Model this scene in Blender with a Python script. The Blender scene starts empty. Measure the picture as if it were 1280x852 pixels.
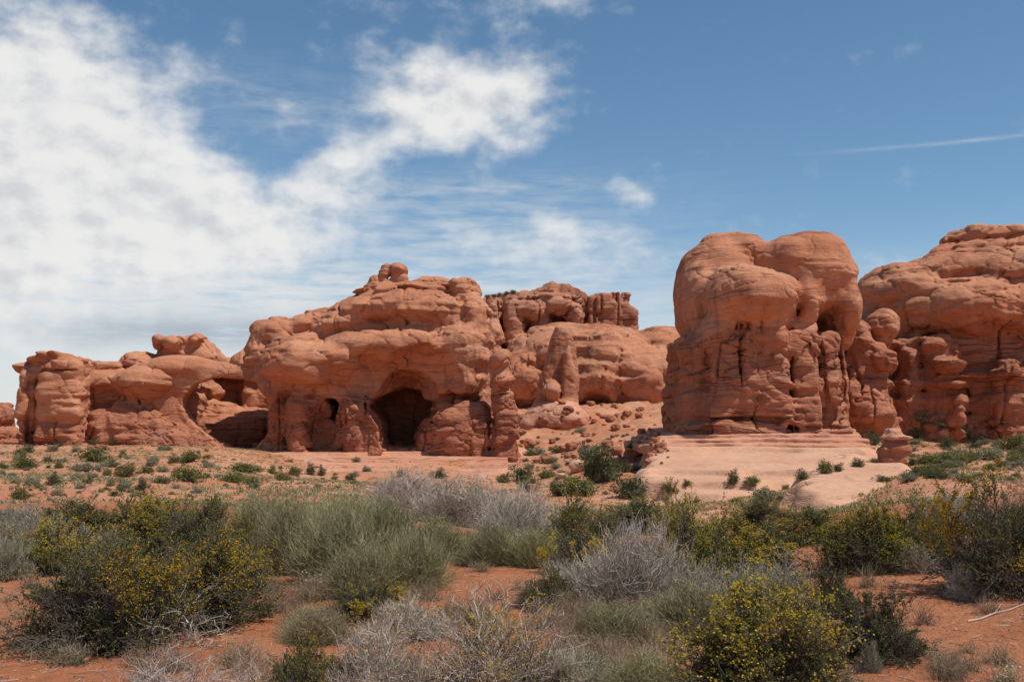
import bpy, math, random
import numpy as np
from mathutils import Vector

# ---------------------------------------------------------------- camera, sky, sun, exposure
SC = bpy.context.scene
COL = SC.collection
F = 1372.0                       # focal length in pixels of the 1280 px wide photograph
HORIZON = 540.0
PITCH = math.atan((HORIZON - 426.0) / F)
EYE = 1.7

cam_data = bpy.data.cameras.new('camera')
cam_data.sensor_width = 36.0
cam_data.lens = 36.0 * F / 1280.0
cam_data.clip_start = 0.1
cam_data.clip_end = 20000.0
cam = bpy.data.objects.new('camera', cam_data)
COL.objects.link(cam)
cam.location = (0, 0, EYE)
cam.rotation_euler = (math.radians(90) + PITCH, 0, 0)
SC.camera = cam

SUN_DIR = Vector((0.42, -0.19, 0.885)).normalized()      # from the ground towards the sun
SUN_EL = math.asin(SUN_DIR.z)
SUN_AZ = math.atan2(SUN_DIR.x, SUN_DIR.y)
SUN_STRENGTH = 4.3
SKY_STRENGTH = 0.10

sun_data = bpy.data.lights.new('sun', 'SUN')
sun_data.energy = SUN_STRENGTH
sun_data.angle = math.radians(0.6)
sun_data.color = (1.0, 0.955, 0.89)
sun = bpy.data.objects.new('sun', sun_data)
COL.objects.link(sun)
sun.location = (60, 0, 120)
sun.rotation_euler = SUN_DIR.to_track_quat('Z', 'Y').to_euler()

SC.view_settings.view_transform = 'Standard'
SC.view_settings.look = 'None'
SC.view_settings.exposure = 0.0
SC.view_settings.gamma = 1.0
SC.view_settings.use_curve_mapping = False
SC.cycles.max_bounces = 7
SC.cycles.diffuse_bounces = 5
SC.cycles.transparent_max_bounces = 4
SC.cycles.use_adaptive_sampling = True
SC.cycles.adaptive_threshold = 0.02
SC.cycles.use_denoising = True
SC.cycles.denoiser = 'OPENIMAGEDENOISE'
SC.cycles.denoising_input_passes = 'RGB_ALBEDO_NORMAL'
SC.cycles.denoising_prefilter = 'ACCURATE'


def px(u, v, Y):
    """world point seen at photo pixel (u, v) at distance Y straight ahead"""
    a, c = (u - 640.0) / F, (426.0 - v) / F
    cp, sp = math.cos(PITCH), math.sin(PITCH)
    y, z = cp - sp * c, sp + cp * c
    return np.array([a / y * Y, Y, EYE + z / y * Y])


# ---- node helpers
class Nodes:
    def __init__(self, tree):
        self.t = tree
        tree.nodes.clear()

    def new(self, kind, **kw):
        n = self.t.nodes.new(kind)
        for k, v in kw.items():
            setattr(n, k, v)
        return n

    def link(self, a, b):
        self.t.links.new(a, b)

    def put(self, sock, v):
        if isinstance(v, bpy.types.NodeSocket):
            self.t.links.new(v, sock)
        else:
            sock.default_value = v

    def math(self, op, a, b=0.0, c=None, clamp=False):
        n = self.new('ShaderNodeMath', operation=op, use_clamp=clamp)
        self.put(n.inputs[0], a)
        self.put(n.inputs[1], b)
        if c is not None:
            self.put(n.inputs[2], c)
        return n.outputs[0]

    def ramp(self, v, a, b, lo=0.0, hi=1.0, smooth=True):
        n = self.new('ShaderNodeMapRange', interpolation_type='SMOOTHSTEP' if smooth else 'LINEAR')
        self.put(n.inputs[0], v)
        for i, x in enumerate((a, b, lo, hi)):
            self.put(n.inputs[1 + i], x)
        return n.outputs[0]

    def mix(self, f, a, b, blend='MIX'):
        n = self.new('ShaderNodeMix', data_type='RGBA', blend_type=blend)
        self.put(n.inputs[0], f)
        for s, v in ((n.inputs[6], a), (n.inputs[7], b)):
            self.put(s, v if isinstance(v, bpy.types.NodeSocket) else (*v, 1.0))
        return n.outputs[2]

    def noise(self, vec, scale, detail=4.0, rough=0.55, lac=2.0, dist=0.0):
        n = self.new('ShaderNodeTexNoise')
        self.put(n.inputs['Vector'], vec)
        n.inputs['Scale'].default_value = scale
        n.inputs['Detail'].default_value = detail
        n.inputs['Roughness'].default_value = rough
        n.inputs['Lacunarity'].default_value = lac
        n.inputs['Distortion'].default_value = dist
        return n.outputs[0]

    def scaled(self, vec, s, off=(0, 0, 0)):
        n = self.new('ShaderNodeMapping')
        self.put(n.inputs[0], vec)
        n.inputs['Location'].default_value = off
        n.inputs['Scale'].default_value = s
        return n.outputs[0]

    def combine(self, x, y, z):
        n = self.new('ShaderNodeCombineXYZ')
        for i, v in enumerate((x, y, z)):
            self.put(n.inputs[i], v)
        return n.outputs[0]


# ---- the sky: Nishita air with clouds that hang at fixed bearings and heights
world = bpy.data.worlds.new('World')
SC.world = world
world.use_nodes = True
W = Nodes(world.node_tree)
sky = W.new('ShaderNodeTexSky', sky_type='NISHITA')
sky.sun_disc = False
sky.sun_elevation = SUN_EL
sky.sun_rotation = SUN_AZ
sky.altitude = 1500.0
sky.air_density = 1.0
sky.dust_density = 0.8
sky.ozone_density = 1.4
geo = W.new('ShaderNodeTexCoord')
sep = W.new('ShaderNodeSeparateXYZ')
W.link(geo.outputs['Generated'], sep.inputs[0])
azd = W.math('MULTIPLY', W.math('ARCTAN2', sep.outputs[0], sep.outputs[1]), 57.2958)      # degrees right of straight ahead
eld = W.math('MULTIPLY', W.math('ARCSINE', sep.outputs[2]), 57.2958)                      # degrees above the horizon


def sky_pos(u, v):
    d = px(u, v, 1.0) - np.array([0, 0, EYE])
    d /= np.linalg.norm(d)
    return math.degrees(math.atan2(d[0], d[1])), math.degrees(math.asin(d[2]))


cv = W.combine(azd, W.math('MULTIPLY', eld, 1.45), 0.0)
warp = W.new('ShaderNodeTexNoise')
W.put(warp.inputs['Vector'], cv)
warp.inputs['Scale'].default_value = 0.35
warp.inputs['Detail'].default_value = 4
wsub = W.new('ShaderNodeVectorMath', operation='SUBTRACT')
W.put(wsub.inputs[0], warp.outputs[1])
wsub.inputs[1].default_value = (0.5, 0.5, 0.5)
wsc = W.new('ShaderNodeVectorMath', operation='SCALE')
W.put(wsc.inputs[0], wsub.outputs[0])
wsc.inputs['Scale'].default_value = 2.6
wadd = W.new('ShaderNodeVectorMath', operation='ADD')
W.put(wadd.inputs[0], cv)
W.put(wadd.inputs[1], wsc.outputs[0])
wsep = W.new('ShaderNodeSeparateXYZ')
W.link(wadd.outputs[0], wsep.inputs[0])
waz, wel = wsep.outputs[0], W.math('DIVIDE', wsep.outputs[1], 1.45)


def blob(u, v, ru, rv, gain=1.0, tilt=0.0, straight=False):
    """one cloud bank: 1 at its middle, fading to 0 at its rim"""
    a0, e0 = sky_pos(u, v)
    k = 57.2958 / F
    dx = W.math('SUBTRACT', azd if straight else waz, a0)
    dy = W.math('SUBTRACT', eld if straight else wel, e0)
    ct, st = math.cos(tilt), math.sin(tilt)
    x = W.math('MULTIPLY', W.math('ADD', W.math('MULTIPLY', dx, ct), W.math('MULTIPLY', dy, st)), 1.0 / (ru * k))
    y = W.math('MULTIPLY', W.math('SUBTRACT', W.math('MULTIPLY', dy, ct), W.math('MULTIPLY', dx, st)), 1.0 / (rv * k))
    r2 = W.math('ADD', W.math('MULTIPLY', x, x), W.math('MULTIPLY', y, y))
    return W.math('MULTIPLY', W.math('EXPONENT', W.math('MULTIPLY', r2, -0.9)), gain)


def total(items):
    s = items[0]
    for i in items[1:]:
        s = W.math('ADD', s, i)
    return s


heaps = total([
    blob(20, 220, 180, 150, 1.05), blob(60, 110, 90, 72, 0.75), blob(190, 275, 120, 75, 0.75), blob(330, 295, 120, 50, 0.85),
    blob(240, 215, 60, 45, 0.5), blob(430, 215, 62, 46, 0.72, 0.7), blob(495, 165, 40, 28, 0.35, 0.6), blob(555, 125, 95, 58, 0.95), blob(650, 105, 70, 45, 0.55, 0.2),
    blob(610, 165, 80, 35, 0.4), blob(310, 135, 55, 38, 0.26), blob(440, 60, 75, 40, 0.24), blob(650, 0, 110, 28, 0.52),
    blob(700, 296, 130, 32, 0.50), blob(790, 236, 38, 18, 0.62), blob(600, 315, 100, 30, 0.28), blob(745, 340, 90, 45, 0.3),
    blob(320, 165, 75, 45, -0.35), blob(1085, 345, 60, 26, 0.42), blob(380, 190, 60, 50, 0.25), blob(-150, 250, 150, 200, 0.9), blob(210, 110, 60, 50, 0.2),
])
n_big = W.noise(cv, 0.36, 6.0, 0.53)
n_fine = W.noise(W.scaled(cv, (1, 1, 1), (31, 7, 2)), 1.5, 6.0, 0.6)
dens = W.math('ADD', heaps, W.math('MULTIPLY', W.math('SUBTRACT', n_big, 0.5), 1.7))
dens = W.math('ADD', dens, W.math('MULTIPLY', W.math('SUBTRACT', n_fine, 0.5), 0.26))
cover = W.ramp(dens, 0.16, 1.22)
# thin streaks and the milky veil of high cloud that thickens towards the skyline
streaks = total([blob(1190, 178, 110, 2.2, 0.42, 0.0, True), blob(610, 236, 130, 7, 0.34, 0.04), blob(470, 370, 420, 45, 0.45), blob(560, 280, 230, 50, 0.5), blob(330, 130, 120, 40, 0.28), blob(150, 375, 420, 60, 0.55)])
sn = W.noise(W.scaled(cv, (0.35, 1.6, 1.0)), 0.9, 6.0, 0.62)
streak = W.math('MULTIPLY', streaks, W.ramp(sn, 0.25, 0.72))
veil_side = W.ramp(azd, -20.0, 14.0, 1.0, 0.55)
veil = W.math('MULTIPLY', W.ramp(eld, 11.0, 2.5), veil_side)
veil = W.math('MULTIPLY', veil, W.ramp(sn, 0.05, 0.6, 0.62, 1.0))
thin = W.math('ADD', streak, veil, clamp=True)
# brightness inside the clouds: lit knobs, greyer hollows
toward = W.noise(W.scaled(cv, (1, 1, 1), (0.55, 0.95, 0)), 0.36, 6.0, 0.53)      # the same heaps a little nearer the sun
relief = W.math('ADD', W.math('MULTIPLY', W.math('SUBTRACT', n_big, toward), 1.2), 0.58)
shade = W.ramp(W.math('ADD', relief, W.math('MULTIPLY', W.math('SUBTRACT', dens, 0.9), -0.10)), 0.20, 0.66)
grey_bank = W.math('MULTIPLY', blob(240, 412, 190, 17, 1.0, 0.05), W.ramp(sn, 0.2, 0.5))
cloud_col = W.mix(shade, (0.62, 0.64, 0.67), (0.85, 0.845, 0.83))
veil_col = W.mix(W.math('MINIMUM', grey_bank, 1.0), (0.72, 0.74, 0.75), (0.44, 0.48, 0.54))
air = W.new('ShaderNodeHueSaturation')
air.inputs['Saturation'].default_value = 1.12
air.inputs['Hue'].default_value = 0.491
air.inputs['Value'].default_value = 1.0
W.link(sky.outputs[0], air.inputs['Color'])
airs = W.new('ShaderNodeVectorMath', operation='SCALE')
W.link(air.outputs[0], airs.inputs[0])
airs.inputs['Scale'].default_value = SKY_STRENGTH * 1.12
s1 = W.mix(W.math('MULTIPLY', thin, 0.9), airs.outputs[0], veil_col)
s2 = W.mix(W.math('MULTIPLY', cover, 0.97), s1, cloud_col)
lift = W.new('ShaderNodeVectorMath', operation='SCALE')
W.put(lift.inputs[0], s2)
lift.inputs['Scale'].default_value = 1.0 / SKY_STRENGTH
bg = W.new('ShaderNodeBackground')
W.link(lift.outputs[0], bg.inputs[0])
bg.inputs[1].default_value = SKY_STRENGTH
wout = W.new('ShaderNodeOutputWorld')
W.link(bg.outputs[0], wout.inputs[0])

# ---------------------------------------------------------------- numeric helpers
_tab = np.random.RandomState(7).uniform(-1, 1, (64, 64, 64)).astype(np.float32)
_wtab = np.random.RandomState(11).uniform(0, 1, (32, 32, 32, 3)).astype(np.float32)


def vnoise(P):
    """smooth lattice noise in -1..1 at points P (N,3)"""
    P = np.asarray(P, np.float32)
    i = np.floor(P)
    f = P - i
    i = i.astype(np.int32) & 63
    j = (i + 1) & 63
    f = f * f * f * (f * (f * 6 - 15) + 10)
    x0, y0, z0 = i.T
    x1, y1, z1 = j.T
    fx, fy, fz = f.T
    a = _tab[x0, y0, z0] * (1 - fx) + _tab[x1, y0, z0] * fx
    b = _tab[x0, y1, z0] * (1 - fx) + _tab[x1, y1, z0] * fx
    c = _tab[x0, y0, z1] * (1 - fx) + _tab[x1, y0, z1] * fx
    d = _tab[x0, y1, z1] * (1 - fx) + _tab[x1, y1, z1] * fx
    return (a * (1 - fy) + b * fy) * (1 - fz) + (c * (1 - fy) + d * fy) * fz


def fbm(P, octaves=4, gain=0.5):
    P = np.asarray(P, np.float32)
    s = np.zeros(len(P), np.float32)
    a, n = 1.0, 0.0
    for o in range(octaves):
        s += a * vnoise(P + np.float32(o * 17.3))
        n += a
        a *= gain
        P = P * np.float32(2.03)
    return s / n


def worley(P):
    """distances to the two nearest cell points"""
    P = np.asarray(P, np.float32)
    i = np.floor(P).astype(np.int32)
    f = P - i
    f1 = np.full(len(P), 9.0, np.float32)
    f2 = f1.copy()
    for dx in (-1, 0, 1):
        for dy in (-1, 0, 1):
            for dz in (-1, 0, 1):
                c = _wtab[(i[:, 0] + dx) & 31, (i[:, 1] + dy) & 31, (i[:, 2] + dz) & 31]
                e = c + np.float32([dx, dy, dz]) - f
                d = np.sqrt((e * e).sum(1))
                f2 = np.minimum(f2, np.maximum(d, f1))
                f1 = np.minimum(f1, d)
    return f1, f2


def sstep(x, a, b):
    t = np.clip((x - a) / (b - a), 0, 1)
    return t * t * (3 - 2 * t)


def mesh_from(name, verts, quads=None, tris=None, smooth=True, attrs=None):
    me = bpy.data.meshes.new(name)
    verts = np.ascontiguousarray(verts, np.float32)
    nq = 0 if quads is None else len(quads)
    nt = 0 if tris is None else len(tris)
    idx = np.concatenate([np.asarray(a, np.int32).ravel() for a in (quads, tris) if a is not None and len(a)])
    start = np.concatenate([np.arange(nq) * 4, nq * 4 + np.arange(nt) * 3]).astype(np.int32)
    me.vertices.add(len(verts))
    me.vertices.foreach_set('co', verts.ravel())
    me.loops.add(len(idx))
    me.loops.foreach_set('vertex_index', idx)
    me.polygons.add(nq + nt)
    me.polygons.foreach_set('loop_start', start)
    me.polygons.foreach_set('use_smooth', np.full(nq + nt, smooth, bool))
    for k, a in (attrs or {}).items():
        at = me.attributes.new(k, 'FLOAT', 'POINT')
        at.data.foreach_set('value', np.ascontiguousarray(a, np.float32))
    me.update(calc_edges=True)
    return me


def obj(name, me, mat, parent=None, loc=None):
    o = bpy.data.objects.new(name, me)
    COL.objects.link(o)
    if mat is not None and not me.materials:
        me.materials.append(mat)
    if parent is not None:
        o.parent = parent
    if loc is not None:
        o.location = loc
    return o


def thing(name, loc, label, cat, group=None, rz=0.0):
    o = bpy.data.objects.new(name, None)
    COL.objects.link(o)
    o.empty_display_size = 0.2
    o.location = loc
    o.rotation_euler = (0, 0, rz)
    return tag(o, label, cat, group)


def tag(o, label=None, cat=None, group=None, kind=None):
    for k, v in (('label', label), ('category', cat), ('group', group), ('kind', kind)):
        if v:
            o[k] = v
    return o


# ---------------------------------------------------------------- rock carving: signed distances -> surface nets
def ellipsoid(c, r, rz=0.0):
    c, r = np.float32(c), np.float32(r)
    cs, sn = math.cos(rz), math.sin(rz)

    def f(P):
        q = P - c
        if rz:      # tilt in the x-z plane
            q = np.stack([q[:, 0] * cs + q[:, 2] * sn, q[:, 1], q[:, 2] * cs - q[:, 0] * sn], 1)
        k0 = np.sqrt(((q / r) ** 2).sum(1))
        k1 = np.sqrt(((q / (r * r)) ** 2).sum(1)) + 1e-6
        return k0 * (k0 - 1) / k1
    m = max(r[0], r[2]) if rz else None
    ext = np.float32([m, r[1], m]) if rz else r
    return f, c - ext, c + ext


def rbox(lo, hi, rad, taper=0.0):
    lo, hi = np.float32(lo), np.float32(hi)
    c, h = (lo + hi) / 2, (hi - lo) / 2
    rad = min(rad, float(h.min()) * 0.98)

    def f(P):
        q = P - c
        if taper:
            t = 1 - taper * np.clip(q[:, 2] / h[2], -1, 1)
            q = np.stack([q[:, 0] / t, q[:, 1] / t, q[:, 2]], 1)
        q = np.abs(q) - (h - rad)
        return np.sqrt((np.maximum(q, 0) ** 2).sum(1)) + np.minimum(q.max(1), 0) - rad
    e = h * (1 + abs(taper))
    return f, c - e, c + e


def prism(pts, y0, y1, rad):
    """an upright outline (x, z) with its own depth range and a rounded front"""
    pts = np.float32(pts)
    yc, hy = (y0 + y1) / 2, (y1 - y0) / 2

    def f(P):
        x, z = P[:, 0], P[:, 2]
        d = np.full(len(P), 1e9, np.float32)
        s = np.ones(len(P), np.float32)
        n = len(pts)
        for i in range(n):
            a, b = pts[i], pts[i - 1]
            ex, ez = b - a
            wx, wz = x - a[0], z - a[1]
            t = np.clip((wx * ex + wz * ez) / (ex * ex + ez * ez), 0, 1)
            d = np.minimum(d, (wx - ex * t) ** 2 + (wz - ez * t) ** 2)
            c1, c2, c3 = z >= a[1], z < b[1], ex * wz > ez * wx
            s = np.where((c1 & c2 & c3) | (~c1 & ~c2 & ~c3), -s, s)
        d2 = s * np.sqrt(d)
        dy = np.abs(P[:, 1] - yc) - hy
        a, b = d2 + rad, dy + rad
        return np.sqrt(np.maximum(a, 0) ** 2 + np.maximum(b, 0) ** 2) + np.minimum(np.maximum(a, b), 0) - rad
    lo = np.float32([pts[:, 0].min(), y0, pts[:, 1].min()])
    hi = np.float32([pts[:, 0].max(), y1, pts[:, 1].max()])
    return f, lo, hi


class Rock:
    """carved from shapes given by photo pixels at a real distance; sizes across are pixels at that distance, depths are metres"""

    def __init__(self, D):
        self.D, self.ops = D, []

    def w(self, u, v, dy=0.0):
        return px(u, v, self.D + dy)

    def add(self, shape, k=0.8, cut=False):
        self.ops.append((shape, k, cut))
        return self

    def ell(self, u, v, ru, rv, ry, dy=0.0, k=0.8, cut=False, rz=0.0):
        s = (self.D + dy) / F
        return self.add(ellipsoid(self.w(u, v, dy), (ru * s, ry, rv * s), rz), k, cut)

    def box(self, u0, u1, v0, v1, y0, y1, rad=1.0, k=0.6, cut=False, taper=0.0):
        a, b = self.w(u0, v1, y0), self.w(u1, v0, y0)
        return self.add(rbox((a[0], self.D + y0, a[2]), (b[0], self.D + y1, b[2]), rad, taper), k, cut)

    def poly(self, pts, y0, y1, rad, k=0.8, cut=False, ref=None):
        q = [self.w(u, v, (-8.0 if cut else y0) if ref is None else ref)[[0, 2]] for u, v in pts]
        return self.add(prism(q, self.D + y0, self.D + y1, rad), k, cut)

    def sdf(self, P, cull=True):
        d = np.full(len(P), 1e3, np.float32)
        for (f, lo, hi), k, cut in self.ops:
            m = 2.5 + 2 * k
            if cull:
                ix = np.nonzero(((P > lo - m) & (P < hi + m)).all(1))[0]
                if not len(ix):
                    continue
                e, g = f(P[ix]).astype(np.float32), d[ix]
            else:
                ix, e, g = slice(None), f(P).astype(np.float32), d
            if cut:
                e = -e
                h = np.clip(0.5 - 0.5 * (g - e) / k, 0, 1)
                r = g * (1 - h) + e * h + k * h * (1 - h)
            else:
                h = np.clip(0.5 + 0.5 * (e - g) / k, 0, 1)
                r = e * (1 - h) + g * h - k * h * (1 - h)
            d[ix] = r
        return d

    def carve(self, vox, relief, zmin, amp=1.2):
        lo = np.min([s[1] for s, k, c in self.ops if not c], 0) - 1.5
        hi = np.max([s[2] for s, k, c in self.ops if not c], 0) + 1.5
        lo[2] = max(lo[2], zmin)
        C = 4
        n = np.ceil((hi - lo) / (vox * C)).astype(int) + 1
        ax = [lo[i] + vox * C * (np.arange(n[i]) + 0.5 * (C - 1) / C) for i in range(3)]
        G = np.stack(np.meshgrid(*ax, indexing='ij'), -1).reshape(-1, 3).astype(np.float32)
        dc = np.concatenate([self.sdf(g, False) for g in np.array_split(G, max(1, len(G) // 200000))]).reshape(n)
        near = np.abs(dc) < vox * C * 1.25 + amp
        up = lambda a: a.repeat(C, 0).repeat(C, 1).repeat(C, 2)
        D = np.where(up(dc) > 0, np.float32(9), np.float32(-9))
        ix = np.nonzero(up(near).ravel())[0]
        shp = D.shape
        Df = D.ravel()
        for part in np.array_split(ix, max(1, len(ix) // 400000)):
            i, j, k = np.unravel_index(part, shp)
            P = (np.stack([i, j, k], 1) * np.float32(vox) + lo).astype(np.float32)
            d = self.sdf(P)
            hot = np.nonzero(np.abs(d) < amp + 0.4)[0]
            if len(hot):
                d[hot] -= relief(P[hot])
            Df[part] = d
        D = Df.reshape(shp)
        D[0], D[-1] = 9, 9
        D[:, 0], D[:, -1] = 9, 9
        D[:, :, 0], D[:, :, -1] = 9, 9
        return nets(D, lo, vox)


def nets(D, lo, vox):
    S = D < 0
    a = S[:-1, :-1, :-1]
    mixed = np.zeros(a.shape, bool)
    cs = [(i, j, k) for i in (0, 1) for j in (0, 1) for k in (0, 1)]
    sl = lambda A, c: A[c[0]:A.shape[0] - 1 + c[0], c[1]:A.shape[1] - 1 + c[1], c[2]:A.shape[2] - 1 + c[2]]
    for c in cs[1:]:
        mixed |= sl(S, c) != a
    cell = np.argwhere(mixed)
    idx = np.full(a.shape, -1, np.int32)
    idx[mixed] = np.arange(len(cell))
    val = {c: D[cell[:, 0] + c[0], cell[:, 1] + c[1], cell[:, 2] + c[2]] for c in cs}
    acc = np.zeros((len(cell), 3), np.float32)
    cnt = np.zeros(len(cell), np.float32)
    for c in cs:
        for axis in range(3):
            if c[axis]:
                continue
            e = list(c)
            e[axis] = 1
            va, vb = val[c], val[tuple(e)]
            m = (va < 0) != (vb < 0)
            t = np.where(m, va / np.where(m, va - vb, 1), 0)
            p = np.tile(np.float32(c), (len(cell), 1))
            p[:, axis] = t
            acc[m] += p[m]
            cnt[m] += 1
    V = (cell + acc / cnt[:, None]) * np.float32(vox) + np.float32(lo)
    quads = []
    for axis in range(3):
        b, c = (axis + 1) % 3, (axis + 2) % 3
        s0 = [slice(None)] * 3
        s1 = [slice(None)] * 3
        s0[axis], s1[axis] = slice(0, -1), slice(1, None)
        A, B = S[tuple(s0)], S[tuple(s1)]
        e = np.argwhere(A != B)
        e = e[(e[:, b] > 0) & (e[:, c] > 0) & (e[:, b] < S.shape[b] - 1) & (e[:, c] < S.shape[c] - 1)]
        flip = ~A[tuple(e.T)]
        o = np.zeros((4, 3), int)
        o[1, b] = o[2, b] = -1
        o[2, c] = o[3, c] = -1
        q = np.stack([idx[tuple((e + oo).T)] for oo in o], 1)
        q[flip] = q[flip][:, ::-1]
        quads.append(q)
    Q = np.concatenate(quads)
    # keep the biggest connected piece
    lab = np.arange(len(V))
    while True:
        new = lab.copy()
        mn = lab[Q].min(1)
        for k in range(4):
            np.minimum.at(new, Q[:, k], mn)
        new = new[new]
        if (new == lab).all():
            break
        lab = new
    best = np.bincount(lab).argmax()
    keep = lab == best
    Q = Q[keep[Q[:, 0]]]
    re = np.cumsum(keep) - 1
    return V[keep], re[Q]


def split_mesh(V, Q, face_id, origin):
    """{id: (verts, quads)} with verts relative to origin"""
    out = {}
    for i in np.unique(face_id):
        q = Q[face_id == i]
        used = np.unique(q)
        re = np.zeros(len(V), np.int64)
        re[used] = np.arange(len(used))
        out[int(i)] = (V[used] - origin, re[q])
    return out


def rock_relief(contact, soft=1.0, rough=1.0, seed=0.0):
    """weathering: rounded bedded sandstone above the contact, ledgy jointed mudstone below it"""
    def f(P):
        Q = P + np.float32(seed)
        x, y, z = Q.T
        wp = fbm(Q / 11.0, 3) * 2.0
        zz = z + wp
        wl = sstep(contact(P) + fbm(Q / 5.0, 2) * 1.2 - P[:, 2], -0.7, 0.7)
        out = 0.45 * fbm(Q / 7.0, 3) * soft
        up = np.nonzero(wl < 0.98)[0]
        dn = np.nonzero(wl > 0.02)[0]
        if len(up):
            q = Q[up]
            bed = vnoise(np.stack([q[:, 0] / 18, q[:, 1] / 18, zz[up] / 2.0], 1))
            bed2 = vnoise(np.stack([q[:, 0] / 11, q[:, 1] / 11, zz[up] / 0.7], 1))
            patch = sstep(fbm(q / 13.0 + 40, 2), -0.30, 0.25)
            lobe = np.abs(fbm(np.stack([q[:, 0] / 10, q[:, 1] / 10, q[:, 2] / 7.5], 1) + 21, 2))
            lobe2 = np.abs(fbm(np.stack([q[:, 0] / 4.2, q[:, 1] / 4.2, q[:, 2] / 3.0], 1) + 33, 2))
            d = 1.4 * (np.minimum(lobe, 0.45) - 0.22) + 0.6 * (np.minimum(lobe2, 0.4) - 0.2)
            f1, f2 = worley(np.stack([q[:, 0] / 6.5, q[:, 1] / 6.5, zz[up] / 4.2], 1) + 0.25 * np.stack([bed, bed2, lobe2], 1))
            d += 0.62 * (0.5 - f1) - 0.26 * np.exp(-((f2 - f1) / 0.035) ** 2)
            d += 0.30 * np.tanh(3.4 * bed) * patch + 0.12 * np.tanh(2.5 * bed2) * patch + 0.12 * fbm(q / 1.6, 3)
            flute = np.abs(fbm(np.stack([q[:, 0] / 4.5, q[:, 1] / 4.5, q[:, 2] / 22], 1) + 61, 2))
            d += 0.9 * (np.minimum(flute, 0.3) - 0.15) * sstep(fbm(q / 15.0 + 90, 2), -0.15, 0.25)
            cr = fbm(np.stack([q[:, 0] / 8, q[:, 1] / 8, q[:, 2] / 16], 1) + 9, 3)
            d -= 0.7 * np.exp(-(cr / 0.024) ** 2) * sstep(fbm(q / 9.0 + 70, 2), -0.12, 0.2)
            out[up] += soft * d * (1 - wl[up])
        if len(dn):
            q = Q[dn]
            led = vnoise(np.stack([q[:, 0] / 7, q[:, 1] / 7, zz[dn] / 1.25], 1))
            led2 = vnoise(np.stack([q[:, 0] / 3, q[:, 1] / 3, zz[dn] / 0.5 + 5], 1))
            lp = sstep(fbm(q / 8.0 + 55, 2), -0.35, 0.30)
            jo = fbm(np.stack([q[:, 0] / 5.5, q[:, 1] / 5.5, q[:, 2] / 30], 1) + 3, 3)
            f1, f2 = worley(np.stack([q[:, 0] / 3.0, q[:, 1] / 3.0, zz[dn] / 3.4], 1) + 0.4 * np.stack([led2, led, jo], 1))
            d = (0.12 + 0.40 * lp) * np.tanh(2.8 * led) + 0.16 * np.tanh(2 * led2) * lp - 0.95 * np.exp(-(jo / 0.04) ** 2)
            d += 0.75 * (0.45 - f1) - 0.40 * np.exp(-((f2 - f1) / 0.05) ** 2) * (1.2 - lp) + 0.16 * fbm(q / 1.1, 3)
            out[dn] += rough * d * wl[dn]
        return out
    return f


def contact_line(rock, pts, dy=0.0):
    """height of the contact as a line of photo pixels at the rock's distance"""
    w = np.array([rock.w(u, v, dy) for u, v in pts])
    return lambda P: np.interp(P[:, 0], w[:, 0], w[:, 2]).astype(np.float32)

# ---------------------------------------------------------------- materials
def material(name):
    m = bpy.data.materials.new(name)
    m.use_nodes = True
    n = Nodes(m.node_tree)
    out = n.new('ShaderNodeOutputMaterial')
    b = n.new('ShaderNodeBsdfPrincipled')
    b.inputs['Roughness'].default_value = 0.95
    b.inputs['Specular IOR Level'].default_value = 0.15
    n.link(b.outputs[0], out.inputs[0])
    return m, n, b


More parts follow.
